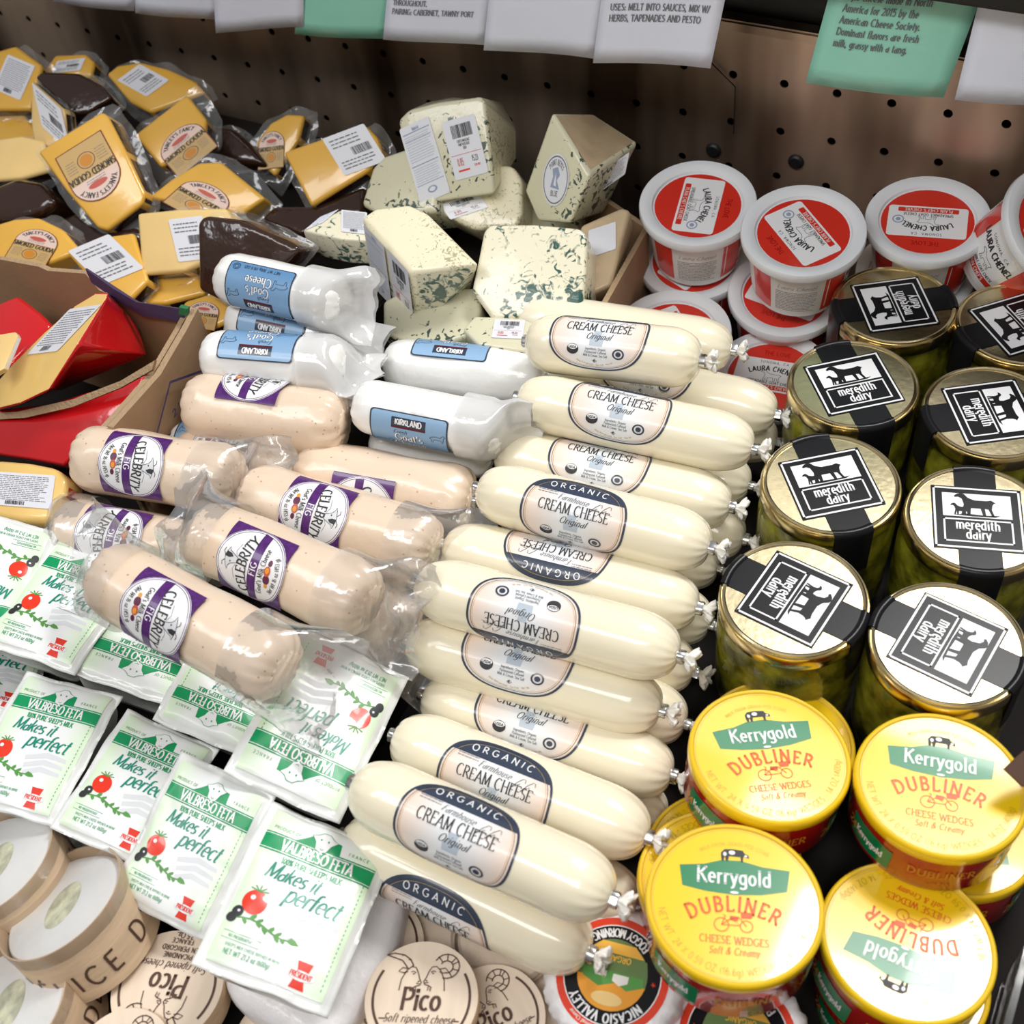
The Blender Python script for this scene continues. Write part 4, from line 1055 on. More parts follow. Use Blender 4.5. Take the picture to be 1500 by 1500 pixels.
def make_delice(px, py, z, up, n, label, R=.045, h=.050, spin=0):
    M = frame(px, py, z, up, n)
    t = thing('open_wooden_cheese_box', label, 'box', M@Matrix.Translation((0, 0, -h)), 'open wooden boxes of soft white cheese')
    T = Matrix.Translation((0, 0, h))
    link_mesh('wooden_ring', cached('db', lambda: fixn(lathe('wooden_ring', [(.001, -h), (R, -h), (R, 0), (R*.975, 0), (R*.97, -h+.004), (.001, -h+.004)], ['wood', 'woodedge'], 72, [0, 0, 1, 1, 0], 30))), t, T)
    link_mesh('cheese', cached('dc', lambda: fixn(lathe('cheese', [(R*.93, -h+.005), (R*.96, -.014), (R*.95, -.007), (R*.88, -.0045), (.001, -.004)], ['rindwhite'], 64, None, 60, rf=lambda a, k, z: 1+.03*math.sin(3*a+k)))), t, T)
    link_mesh('paper_patch', cached('dpp', lambda: fixn(lathe('paper_patch', [(R*.40, -.0040), (R*.37, -.0033), (.001, -.0033)], ['rindcenter'], 32, rf=lambda a, k, z: 1+.10*math.sin(2*a)))), t, T@Matrix.Rotation(.6, 4, 'Z')@Matrix.Diagonal((1, .62, 1, 1)))
    link_mesh('film_cover', cached('df', lambda: fixn(lathe('film_cover', [(R*1.004, -.010), (R*1.006, .0006), (R*.96, .0012), (.001, .0003)], ['film_clear'], 48, rf=lambda a, k, z: 1+.004*math.sin(17*a)))), t, T)
    def side():
        def wp(u, v, l):
            rr = R+.0002+l; a = u/R; return (rr*math.sin(a), -rr*math.cos(a), -h/2+v)
        return art_delice(R, h).build('printed_side', wp, cx=.004)
    link_mesh('printed_side', cached('dp', side), t, T@Matrix.Rotation(rad(spin), 4, 'Z'))
    return t
def make_nicasio(px, py, z, up, label, n=(0, 0, 1), R=.045, h=.03):
    M = frame(px, py, z, up, n)
    t = thing('wrapped_round_cheese', label, 'cheese', M@Matrix.Translation((0, 0, -h)), 'paper wrapped round cheeses')
    T = Matrix.Translation((0, 0, h))
    link_mesh('paper_wrap', cached('nw', lambda: fixn(lathe('paper_wrap', [(.001, -h), (R*.85, -h), (R*.98, -h*.8), (R*1.02, -h*.5), (R*.99, -h*.2), (R*.93, -.002), (R*.86, 0), (.001, 0)], ['paperwrap'], 72, rf=lambda a, k, z: 1+.03*math.sin(23*a+k)*(1 if 0 < k < 6 else 0)))), t, T)
    link_mesh('round_label', cached('na', lambda: art_nicasio(R*.80).build('round_label')), t, T@Matrix.Translation((0, 0, .0003)))
    return t
# ---- feta pack
FW, FH, FT = .047, .065, .030
def feta_h(u, v):
    a = max(0, 1-abs(u/(FW*.93))**9)*max(0, 1-abs(v/(FH*.93))**11)
    wr = noise.noise(Vector((u*40, v*40, 1.2)))*.0026+noise.noise(Vector((u*110, v*90, 4.2)))*.0008
    return .005*a**.5+wr*(.4+.6*(1-a))
def feta_body():
    nx, ny = 40, 52; V = []; Fc = []
    for sgn in (1, -1):
        for j in range(ny+1):
            for i in range(nx+1):
                u = -FW+2*FW*i/nx; v = -FH+2*FH*j/ny
                if sgn > 0: h = feta_h(u, v)
                else:
                    a = max(0, 1-abs(u/(FW*.90))**10)*max(0, 1-abs(v/(FH*.92))**12)
                    h = -FT*min(1, (a*1.5))**.5*(1+.05*noise.noise(Vector((u*60, v*60, 3))))
                e6 = max(abs(u/FW), abs(v/FH))**6
                wav = .0040*noise.noise(Vector((u*25, v*25, 7)))*e6
                V.append((u*(1+.02*noise.noise(Vector((0, v*45, 2)))*e6), v*(1+.012*noise.noise(Vector((u*50, 0, 9)))*e6), h+wav+sgn*.0004))
    o = (nx+1)*(ny+1)
    for j in range(ny):
        for i in range(nx):
            a = j*(nx+1)+i; q = (a, a+1, a+nx+2, a+nx+1); Fc.append(q); Fc.append(tuple(x+o for x in q[::-1]))
    for i in range(nx):
        Fc.append((i+1, i, i+o, i+1+o)); b = ny*(nx+1)+i; Fc.append((b, b+1, b+1+o, b+o))
    for j in range(ny):
        a = j*(nx+1); Fc.append((a, a+nx+1, a+nx+1+o, a+o)); b = a+nx; Fc.append((b+nx+1, b, b+o, b+nx+1+o))
    return fixn(mk('pouch', V, Fc, ['fetawhite']))
def feta_art():
    def wp(u, v, l):
        u *= 1.12; v *= 1.13; return (u, v, feta_h(u, v)+.0040*noise.noise(Vector((u*25, v*25, 7)))*max(abs(u/FW), abs(v/FH))**6+.0007+l)
    return art_feta().build('printed_front', wp, cx=.0022, cy=.0022)
def fitrect(cor, z, asp=FW/FH, tilt0=(0, 0), reg=60.):
    """cor: TL,TR,BR,BL in px -> matrix + half height"""
    cor = np.array(cor, float); c = cor.mean(0)
    tl, tr, br, bl = cor; upd = (tl+tr)/2-(bl+br)/2
    def build(p):
        n = Vector((p[2], p[3], 1)).normalized()
        M = frame(c[0]+p[0], c[1]+p[1], z, (upd[0], upd[1]), n)@Matrix.Rotation(p[4], 4, 'Z'); return M
    def res(p):
        M = build(p); H = p[5]*.1; Wd = p[6]*.1*asp; r = []
        for (sx_, sy_), q in zip(((-1, 1), (1, 1), (1, -1), (-1, -1)), cor):
            x, y = pix(M@Vector((sx_*Wd, sy_*H, 0))); r += [x-q[0], y-q[1]]
        return np.array(r+[reg*(p[2]-tilt0[0])*.25, reg*(p[3]-tilt0[1])*.25, 150*(p[5]-p[6])])
    p = np.array([0, 0, tilt0[0], tilt0[1], 0, .65, .65])
    for _ in range(25):
        r = res(p); J = np.zeros((len(r), 7))
        for k in range(7):
            q = p.copy(); q[k] += 1e-4; J[:, k] = (res(q)-r)/1e-4
        p = p-np.linalg.solve(J.T@J+np.eye(7)*1e-3, J.T@r)
    return build(p), (p[5]*.1, p[6]*.1), res(p), p
def make_feta(cor, z, label, tilt0=(0, 0)):
    M, H, r, p = fitrect(cor, z, tilt0=tilt0)
    s = H[0]/FH*1.03; s2 = H[1]/FH*1.03
    print('feta', [round(float(x), 1) for x in r[:8]], 'scale', round(s, 2), 'tilt', round(float(p[2]), 2), round(float(p[3]), 2))
    t = thing('feta_package', label, 'cheese', M@Matrix.Translation((0, 0, -FT)), 'packages of feta')
    T = Matrix.Translation((0, 0, FT))@Matrix.Diagonal((s2, s, 1, 1))
    pc_ = link_mesh('pouch', cached('fb', feta_body), t, T); link_mesh('printed_front', cached('fa', feta_art), pc_)
    return t
# ---- solids whose faces are seen in the photograph
def solid(name, label, cat, group, px, z, n, th, mats, back=None, side=None, bev=.004, stick=(), film=None, bs=1., part='cheese', backm=None, hi=None, shift=None):
    """px: outline of the near face on plane (z,n); th: thickness away from the viewer"""
    n = Vector(n).normalized(); cx = sum(p[0] for p in px)/len(px); cy = sum(p[1] for p in px)/len(px)
    O = P(cx, cy, z)
    F_ = [PPl(x, y, O, n) for x, y in px]
    if back:
        B_ = [PPl(x, y, O-n*th, n) for x, y in back]
    else:
        c = sum(F_, Vector())/len(F_)
        B_ = [c+(p-c)*bs-n*th+(Vector(shift) if shift else Vector()) for p in F_]
    base = sum(B_, Vector())/len(B_)
    M = Matrix.Translation(base); t = thing(name, label, cat, M, group)
    k = len(px); V = [v-base for v in F_+B_]
    Fc = [tuple(range(k)), tuple(range(2*k-1, k-1, -1))]; MI = [0, mats.index(backm) if backm else 0]
    for i in range(k):
        j = (i+1) % k; Fc.append((i, i+k, j+k, j)); MI.append(1 if side and i in side else 0)
    b = bmesh.new(); vs_ = [b.verts.new(v) for v in V]
    for f, mi in zip(Fc, MI):
        fc = b.faces.new([vs_[q] for q in f]); fc.material_index = mi; fc.smooth = True
    bmesh.ops.recalc_face_normals(b, faces=b.faces)
    if bev: bmesh.ops.bevel(b, geom=list(b.edges), offset=bev, segments=4, affect='EDGES', clamp_overlap=True, profile=.5)
    if 'redpaste' in mats:
        ip, iw = mats.index('redpaste'), mats.index('redwax')
        b.normal_update()
        for f in b.faces: f.material_index = (ip if f.normal.dot(n) > .93 else iw) if ip == 0 else f.material_index
    me = bpy.data.meshes.new(part); b.to_mesh(me); b.free()
    for m in mats: me.materials.append(MATS[m])
    me.polygons.foreach_set('use_smooth', [True]*len(me.polygons)); me.set_sharp_from_angle(angle=rad(50)); me.update()
    link_mesh(part, me, t)
    for s_ in stick:   # (name, art, wh, TL, TR, BL, pointplane offset, plane 'f' or (p,n))
        nm, art, (aw, ah, ox, oy), TL, TR, BL = s_[:6]; n2 = n; O2 = O
        if len(s_) > 6:
            if isinstance(s_[6], int):
                i_ = s_[6]; j_ = (i_+1) % k; O2 = (F_[i_]+F_[j_]+B_[i_]+B_[j_])/4
                n2 = (F_[j_]-F_[i_]).cross((B_[i_]+B_[j_]-F_[i_]-F_[j_])/2).normalized()
                if n2.dot(Vector(CC)-O2) < 0: n2 = -n2
                O2 = O2+n2*.0015
            else: O2, n2 = s_[6]
        a0, a1, a2 = (PPl(*q, O2, n2) for q in (TL, TR, BL))
        X = a1-a0; Y = a0-a2
        def wp(u, v, l): return a2+X*((u-ox)/aw)+Y*((v-oy)/ah)+n2*(.0006+l)-base
        link_mesh(nm, art.build(nm, wp, cx=None), t)
    if film:
        nf, grow = film if isinstance(film, tuple) else ('film', film)
        c = sum(F_, Vector())/k-n*th*.5
        Vf = [c-base]; ring = []
        m_ = 48
        # resample outline
        per = [(F_[i]-n*th*.5+B_[i]+n*th*.5)/2 if False else (F_[i]+B_[i])/2 for i in range(k)]
        lens = [(per[(i+1) % k]-per[i]).length for i in range(k)]; tot = sum(lens)
        res_ = []
        for s2 in range(m_):
            d = tot*s2/m_; i = 0
            while d > lens[i]: d -= lens[i]; i += 1
            res_.append(per[i].lerp(per[(i+1) % k], d/lens[i]))
        cc = sum(res_, Vector())/m_
        rings = []
        for g, amp in ((.0, 0), (.004, .001), (grow*.6, .004), (grow, .007)):
            rg = []
            for i, p in enumerate(res_):
                dr = (p-cc).normalized()
                rg.append(p+dr*(g*(1+.35*noise.noise(p*40+Vector((3, 1, 2)))))+n*amp*noise.noise(p*60+Vector((g*90, 0, 5)))*1.6-base)
            rings.append(rg)
        Vf = [v for rg in rings for v in rg]; Ff = []
        for r_ in range(3):
            for i in range(m_): Ff.append((r_*m_+i, r_*m_+(i+1) % m_, (r_+1)*m_+(i+1) % m_, (r_+1)*m_+i))
        link_mesh('film_edge', mk('film_edge', Vf, Ff, [nf]), t)
    return t
# ------------------------------------------------------------------ setting
YW = .475
def box_mesh(name, x0, y0, z0, x1, y1, z1, m, bev=0):
    b = bmesh.new(); bmesh.ops.create_cube(b, size=1, matrix=Matrix.Translation(((x0+x1)/2, (y0+y1)/2, (z0+z1)/2))@Matrix.Diagonal((x1-x0, y1-y0, z1-z0, 1)))
    if bev: bmesh.ops.bevel(b, geom=list(b.edges), offset=bev, segments=2, affect='EDGES')
    me = bpy.data.meshes.new(name); b.to_mesh(me); b.free(); me.materials.append(MATS[m]); return me
def struct(name, me, parent=None):
    o = link_mesh(name, me, parent)
    if not parent: o['kind'] = 'structure'
    return o
struct('floor', box_mesh('floor', -1.3, -.75, -.03, .62, YW+.03, .02, 'deck'))
def pegboard():
    V = []; Fc = []; pit = .0503
    o = PY(451, 57, YW); x0 = o.x-pit*15.5; z0 = o.z-pit*3.5
    big = {(11, 1), (9, 1)}
    nx, nz = 38, 6; th = .0016
    def V_(x, y, z): V.append((x, y, z)); return len(V)-1
    for j in range(nz):
        for i in range(nx):
            cx, cz = x0+(i+.5)*pit, z0+(j+.5)*pit; h = pit/2
            if j == nz-1: top = .273; 
            else: top = cz+h
            r = .0042
            outer = []; inner = []; back = []
            sq = [(h, 0), (h, h), (0, h), (-h, h), (-h, 0), (-h, -h), (0, -h), (h, -h)]
            n = 16
            for k in range(n):
                a = 2*math.pi*k/n; c_, s_ = math.cos(a), math.sin(a); m_ = max(abs(c_), abs(s_))
                ox, oz = cx+h*c_/m_, cz+h*s_/m_
                if j == nz-1: oz = min(oz, top)
                outer.append(V_(ox, YW, oz)); inner.append(V_(cx+r*c_, YW, min(cz+r*s_, top-.001))); back.append(V_(cx+r*c_, YW+th, min(cz+r*s_, top-.001)))
            for k in range(n):
                q = (k+1) % n
                Fc.append((outer[k], outer[q], inner[q], inner[k])); Fc.append((inner[k], inner[q], back[q], back[k]))
    me = mk('wall_back', V, Fc, ['panel'], smooth=False)
    b = bmesh.new(); b.from_mesh(me); bmesh.ops.remove_doubles(b, verts=b.verts, dist=1e-5); bmesh.ops.recalc_face_normals(b, faces=b.faces); b.to_mesh(me); b.free()
    return me
struct('wall_back', pegboard())
struct('trim_1', box_mesh('trim', -1.3, YW-.006, .270, .62, YW+.012, .281, 'panel', .002))
struct('wall_rear', box_mesh('wall_rear', -1.3, YW+.035, -.03, .62, YW+.05, .6, 'blackmetal'))
# dark shelf above the steel back panel
sh = thing('upper_shelf', 'black metal shelf above the perforated steel back panel', 'shelf', Matrix.Translation((-.2, .43, .30)))
link_mesh('shelf_board', box_mesh('shelf_board', -1.1, YW-.105-.43, .10, .82, YW+.03-.43, .112, 'blackmetal', .002), sh)
link_mesh('shelf_rail', box_mesh('shelf_rail', -1.1, YW-.118-.43, .085, .82, YW-.105-.43, .135, 'blackmetal', .002), sh)
link_mesh('shelf_back', box_mesh('shelf_back', -1.1, YW+.012-.43, -.019, .82, YW+.02-.43, .098, 'blackmetal'), sh)
# black discs imitating two dark holes and a bent wire hook on the panel
for k, (x, y) in enumerate(((1045, 220), (1166, 237))):
    p = PY(x, y, YW-.001)
    me = fixn(lathe('disc', [(.0001, .003), (.0055, .003), (.0075, .0015), (.008, 0)], ['blackmetal'], 24))
    o = link_mesh('panel_hole_disc', me, None, Matrix.Translation(p)@Matrix.Rotation(rad(90), 4, 'X'))
    o['label'] = ('black round plug in the steel panel standing for a dark hole, behind the leftmost tub', 'black round plug in the steel panel standing for a dark hole, between the two left tubs')[k]; o['category'] = 'disc'
def tube(name, pts, r, m, seg=8):
    V = []; Fc = []
    pts = [Vector(p) for p in pts]
    for i, p in enumerate(pts):
        d = (pts[min(i+1, len(pts)-1)]-pts[max(i-1, 0)]).normalized(); a = d.orthogonal().normalized()
        if i and False: pass
        a = (Vector((0, 1, 0))-d*d.y).normalized(); b_ = d.cross(a)
        for s in range(seg):
            t = 2*math.pi*s/seg; V.append(p+a*r*math.cos(t)+b_*r*math.sin(t))
    for i in range(len(pts)-1):
        for s in range(seg): Fc.append((i*seg+s, i*seg+(s+1) % seg, (i+1)*seg+(s+1) % seg, (i+1)*seg+s))
    Fc.append(tuple(range(seg))); Fc.append(tuple((len(pts)-1)*seg+s for s in range(seg)))
    return fixn(mk(name, V, Fc, [m]))
wp_ = [PY(1040, 90, YW-.004), PY(1077, 127, YW-.004), PY(1075, 192, YW-.004)]
o = link_mesh('hanging_wire', tube('wire', [wp_[0], wp_[1], wp_[2], wp_[2]+Vector((0, -.002, -.002))], .0006, 'black'))
o['label'] = 'thin bent black wire hanging against the steel panel'; o['category'] = 'wire'
# ------------------------------------------------------------------ hanging signs
def sign(tl, tr, br, bl, m, label, Y, art=None, extra=0):
    # the sheet carries on upwards, out of the frame
    q = [PY(*p, Y) for p in (tl, tr, br, bl)]
    up1 = (q[0]-q[3]).normalized()*.20; up2 = (q[1]-q[2]).normalized()*.20
    up = ((up1+up2)/2).normalized()
    X = (q[2]-q[3]); O = q[3]
    wd = X.length; Xn = X.normalized(); ht = .19
    base = O
    t = thing('price_sign', label, 'sign', Matrix.Translation(base))
    V = []; Fc = []; nx, ny = 10, 12
    ex = (q[1]-q[0])-(q[2]-q[3])
    for f in (0, 1):
        for j in range(ny+1):
            for i in range(nx+1):
                u, v = i/nx, j/ny
                p = X*u+up*ht*v+Vector((0, -.004*math.sin(u*3.1+extra)*(1-v)-.0035*(v*0)+f*.0006, 0))
                V.append(p)
    o = (nx+1)*(ny+1)
    for j in range(ny):
        for i in range(nx):
            a = j*(nx+1)+i; Fc.append((a, a+1, a+nx+2, a+nx+1)); Fc.append((a+o+nx+1, a+o+nx+2, a+o+1, a+o))
    for i in range(nx): Fc.append((i+o, i+1+o, i+1, i))
    for j in range(ny):
        a = j*(nx+1); Fc.append((a, a+nx+1, a+nx+1+o, a+o)); a += nx; Fc.append((a+o, a+nx+1+o, a+nx+1, a))
    link_mesh('sheet', mk('sheet', V, Fc, [m]), t)
    if art:
        A = Art(); art(A, wd)
        def wp(u, v, l):
            return Xn*u+up*v+Vector((0, -.004*math.sin(u/wd*3.1+extra)*(1-v/ht)-.0006-l, 0))
        link_mesh('printed_text', A.build('printed_text', wp), t)
    return t
def txt(lines, x0, y0, h, dy):
    def f(A, wd):
        for i, l in enumerate(lines): A.text(l, x0, y0-i*dy, h, 'greyink', 1, 'serif', .16, align='l', sx=.82, sp=.05)
    return f
YS = .385
sign((80, -8), (197, 0), (196, 16), (78, 2), 'paper', 'plain white laminated sign at the far left end of the hanging row', YS)
sign((202, -8), (314, 0), (315, 31), (201, 17), 'paper', 'plain white laminated sign, second from the left of the row', YS+.001, extra=1)
sign((314, 0), (444, 0), (442, 42), (319, 46), 'paper', 'white laminated sign just left of the small green sign', YS-.004, extra=2)
sign((444, 0), (568, 0), (562, 58), (433, 48), 'green_paper', 'small mint green laminated sign between white signs', YS+.003, extra=.5)
sign((568, 0), (718, 0), (706, 69), (564, 55), 'paper', 'white sign with a wine pairing line printed on it', YS-.001, txt(['PAIRING: CABERNET, TAWNY PORT', 'THROUGHOUT.'], .008, .030, .0056, -.0095), 1.5)
sign((720, 0), (880, 0), (868, 88), (710, 72), 'paper', 'blank white laminated sign between two signs with printing', YS-.002, extra=2.5)
sign((882, 0), (1060, 0), (1040, 101), (869, 92), 'paper', 'white sign with printed uses such as melt into sauces', YS-.004,
     txt(['HERBS, TAPENADES AND PESTO', 'USES: MELT INTO SAUCES, MIX W/', '', 'THOSE OF CREAM CHEESE.', 'THE USES ARE AS DIVERSE AS'], .010, .042, .0060, -.0105), 3)
sign((1216, 0), (1432, 0), (1382, 143), (1180, 121), 'green_paper', 'large mint green sign with a printed paragraph about fresh milk flavour', YS-.006,
     txt(['milk, grassy with a tang.', 'Dominant flavors are fresh', 'American Cheese Society.', 'America for 2015 by the', 'style cheese made in North', 'The number on Fromage Blanc'], .014, .037, .0060, -.0100), 0)
sign((1436, 0), (1640, 10), (1590, 160), (1400, 143), 'paper', 'blank white sign at the right end, beside the large green one', YS-.008, extra=1)
# ------------------------------------------------------------------ cream cheese logs
CG = 'organic cream cheese logs in clear casings'
UP = [
 ((774, 500), (1026, 528), .165, .180, 0, 15, 'topmost cream cheese log of the pile, lying over two others'),
 ((800, 533), (1137, 607), 0.112, 0.112, 0, 0, 'cream cheese log second from the top, only the lower half of its label showing'),
 ((760, 583), (1103, 657), 0.142, 0.142, 0, 15, 'cream cheese log with upright label beside the white goat cheese log with blue label'),
 ((728, 665), (1070, 742), 0.11, 0.11, 0, 0, 'cream cheese log whose label top is hidden, just above the full dark organic label'),
 ((702, 715), (1040, 802), 0.142, 0.142, 0, 46, 'cream cheese log with upright dark organic band, fifth from the top'),
 ((652, 800), (1022, 890), 0.112, 0.112, 1, -20, 'cream cheese log turned upside down, dark organic band along its lower side'),
 ((612, 855), (994, 960), 0.148, 0.148, 1, 45, 'cream cheese log with upside down label lying over the other inverted one'),
 ((600, 938), (968, 1040), 0.108, 0.108, 0, -3, 'cream cheese log with label bottom showing below the inverted label log'),
 ((622, 1020), (984, 1136), 0.078, 0.078, 0, 0, 'cream cheese log sunk low with half a label, above the two crossed organic labels'),
 ((580, 1078), (948, 1226), 0.105, 0.105, 0, 45, 'cream cheese log with a bright glint on its organic label, behind the front two'),
 ((520, 1148), (896, 1316), 0.14, 0.14, 0, 30, 'cream cheese log with fully readable upright label near the front of the pile'),
 ((505, 1225), (862, 1396), 0.085, 0.085, 0, 95, 'frontmost cream cheese log with black organic arch above the round wooden box'),
]
for i, (a, b, za, zb, fl, roll, lb) in enumerate(UP):
    t = make_log('cream', P(*a, za), P(*b, zb), roll, fl, lb, CG, seed=i)
LOW = [((1072, 513), .135, 'cream cheese log behind the topmost one, its clipped end beside the tubs'),
 ((1137, 650), .068, 'lower layer cream cheese log under the third from the top'),
 ((1098, 712), .075, 'lower layer cream cheese log, clipped end above the small clip near the gold lid'),
 ((1090, 790), .070, 'lower layer cream cheese log beside the third gold jar lid'),
 ((1052, 835), .055, 'lower layer cream cheese log under the upright organic label log'),
 ((1040, 915), .068, 'lower layer cream cheese log left of the front left gold jar'),
 ((1016, 985), .072, 'lower layer cream cheese log under the upside down label log'),
 ((1004, 1060), .068, 'lower layer cream cheese log with pinkish end above the yellow box'),
 ((975, 1200), .040, 'lower layer cream cheese log under the pile near the yellow boxes'),
 ((935, 1330), .066, 'lower layer cream cheese log with pink end behind the foremost logs')]
for i, (b, z, lb) in enumerate(LOW):
    B = P(*b, z); A = B+Vector((-.193, -.012 if i else -.03, 0))
    make_log('cream', A, B, 120, 0, lb, CG, seed=i+3, lab=(i == 0))
# ------------------------------------------------------------------ goat cheese logs in white
KG = 'white goat cheese logs with blue labels'
make_log('kirk', P(325, 405, .185), P(505, 445, .190), 58, 1, 'white goat cheese log topmost of the stack, loose white film over its right end', KG, seed=0, ends='fs')
make_log('kirk', P(338, 468, .140), P(520, 505, .140), 10, 1, 'white goat cheese log sandwiched under the topmost one, blue label half hidden', KG, seed=1, ends='f')
make_log('kirk', P(300, 522, .160), P(508, 538, .160), -8, 1, 'white goat cheese log with an upside down blue label above the fig log', KG, seed=2, ends='fs')
make_log('kirk', P(565, 532, .120), P(797, 556, .118), -32, 1, 'white goat cheese log under the blue cheese, blue label at its upper edge', KG, seed=0, ends='c')
make_log('kirk', P(522, 592, .145), P(740, 634, .142), 95, 0, 'white goat cheese log with upright blue label low on its side', KG, seed=1, ends='fs')
make_log('kirk', P(545, 650, .090), P(722, 664, .090), 60, 0, 'white goat cheese log lying below the upright blue label, clip at its right', KG, seed=2, ends='c', lab=False)
make_log('kirk', P(255, 652, .094), P(415, 668, .094), -10, 1, 'white goat cheese log showing a strip of blue label between fig logs', KG, seed=0, ends='')
# ------------------------------------------------------------------ fig goat cheese logs
FG = 'fig goat cheese logs in clear film'
make_log('fig', P(276, 592, .140), P(506, 622, .136), -30, 0, 'beige fig cheese log under the inverted blue label log, folded right end', FG, seed=0, ends='')
make_log('fig', P(118, 668, .140), P(350, 706, .140), 38, 0, 'beige fig cheese log at the left beside the cardboard box, purple label readable', FG, seed=1, ends='f')
make_log('fig', P(262, 672, .100), P(446, 696, .098), 5, 0, 'beige fig cheese log behind, its label squeezed between two neighbours', FG, seed=2, ends='f')
make_log('fig', P(440, 690, .106), P(692, 735, .102), 85, 0, 'beige fig cheese log beside the cream cheese pile with purple corner label', FG, seed=0, ends='c')
make_log('fig', P(88, 775, .110), P(305, 822, .105), 25, 1, 'beige fig cheese log at the far left below the readable purple label', FG, seed=2, ends='g')
make_log('fig', P(290, 778, .165), P(545, 888, .160), 45, 1, 'large beige fig cheese log in the middle with fully readable round label', FG, seed=1, ends='fg')
make_log('fig', P(360, 722, .125), P(638, 808, .120), 30, 0, 'beige fig cheese log directly behind the middle one, label tucked against it', FG, seed=2, ends='f')
make_log('fig', P(150, 838, .185), P(418, 985, .178), 40, 0, 'beige fig cheese log lying on the green feta packages', FG, seed=0, ends='fg')
make_log('fig', P(450, 850, .095), P(598, 935, .085), 0, 0, 'beige fig cheese log low beneath, crumpled end beside the cream cheese logs', FG, seed=1, ends='f', lab=False)
# ------------------------------------------------------------------ feta
FE = [
 ([(391, 1183), (575, 1241), (481, 1490), (290, 1408)], .115, 'feta package at the front right corner, whole tomato and red logo visible'),
 ([(265, 1105), (402, 1166), (300, 1378), (166, 1306)], .110, 'feta package in the middle front, second from the right in the front row'),
 ([(182, 1040), (322, 1098), (215, 1270), (80, 1214)], .100, 'feta package partly under the middle front one, tomato at its left edge'),
 ([(42, 984), (184, 1026), (68, 1212), (-62, 1165)], .112, 'feta package at the left edge with sheep drawing above its green band'),
 ([(500, 1215), (330, 1118), (448, 935), (588, 985)], .122, 'upside down feta package leaning on the cream cheese logs, tomato at upper right'),
 ([(362, 1108), (230, 1052), (310, 890), (445, 945)], .100, 'upside down feta package, its green band left of the leaning one'),
 ([(264, 1034), (108, 982), (190, 830), (340, 880)], .090, 'upside down feta package peeking out under the fig log'),
 ([(82, 790), (218, 835), (104, 985), (-22, 940)], .120, 'feta package lying left of the fig log with red logo at its lower corner'),
 ([(8, 962), (-140, 905), (-52, 745), (88, 782)], .135, 'upside down feta package in the left corner, tomato and olives at top'),
 ([(-60, 900), (78, 930), (42, 1060), (-100, 1020)], .080, 'feta package mostly hidden under the left corner packages'),
]
for cor, z, lb in FE: make_feta(cor, z, lb)
solid('wrapped_cheese_block', 'plain whitish wrapped block under the front right feta package', 'cheese', None,
      [(312, 1395), (330, 1340), (420, 1200), (500, 1225), (596, 1292), (575, 1400), (515, 1500), (470, 1545), (335, 1470)], .074, (.05, -.05, 1), .045, ['paperwrap', 'paperwrap'], bev=.012, part='wrap')
# ------------------------------------------------------------------ jars
for (x, y), up, lb in [((1310, 446), (-1, .13), 'jar with its label turned sideways, nearest to the cheese tubs'),
 ((1494, 474), (-1, .30), 'jar cut by the right edge of the photo, at the back'),
 ((1250, 562), (-83, -150), 'jar with the goat label tilted left, second in the left column'),
 ((1452, 603), (1, -.13), 'jar in the right column with label turned so its top faces right'),
 ((1217, 708), (-80, -170), 'jar in the left column, third down, black strip over the near rim'),
 ((1432, 760), (-15, -188), 'jar with the straightest upright label in the right column'),
 ((1163, 876), (225, 105), 'front left jar with pale gold lid and label turned sideways'),
 ((1388, 942), (250, 115), 'front right jar whose bright lid glares over the label')]:
    make_jar(x, y, .14, up, 'gold lidded '+lb)
# ------------------------------------------------------------------ tubs
TN = (.05, -.16, 1)
for (x, y), z, up, n, lb in [((1022, 297), .165, (270, 30), TN, 'leftmost white tub with red lid, on top of another tub'),
 ((1177, 337), .178, (-.95, .42), TN, 'white tub with red lid, second from the left, on top of another'),
 ((1359, 320), .165, (-.12, 1), (0, -.13, 1), 'white tub with upside down red lid, behind the first gold jar'),
 ((1016, 378), .094, (.8, .5), TN, 'white tub supporting the leftmost tub'),
 ((1152, 428), .094, (-.5, .8), TN, 'white tub under the second tub from the left'),
 ((985, 487), .090, (-.8, .3), (0, -.1, 1), 'white tub half hidden behind the top cream cheese logs'),
 ((1130, 548), .064, (.3, -1), (0, -.1, 1), 'low white tub with upright lid beside the clipped log ends'),
 ((1340, 400), .094, (.2, -1), TN, 'white tub underneath the tub with the upside down lid')]:
    make_tub(x, y, z, up, lb, n)
make_tub(1556, 330, .190, (.6, .8), 'tilted white tub at the right edge showing its red printed side', (.65, -.30, 1), h=.080, spin=-100)
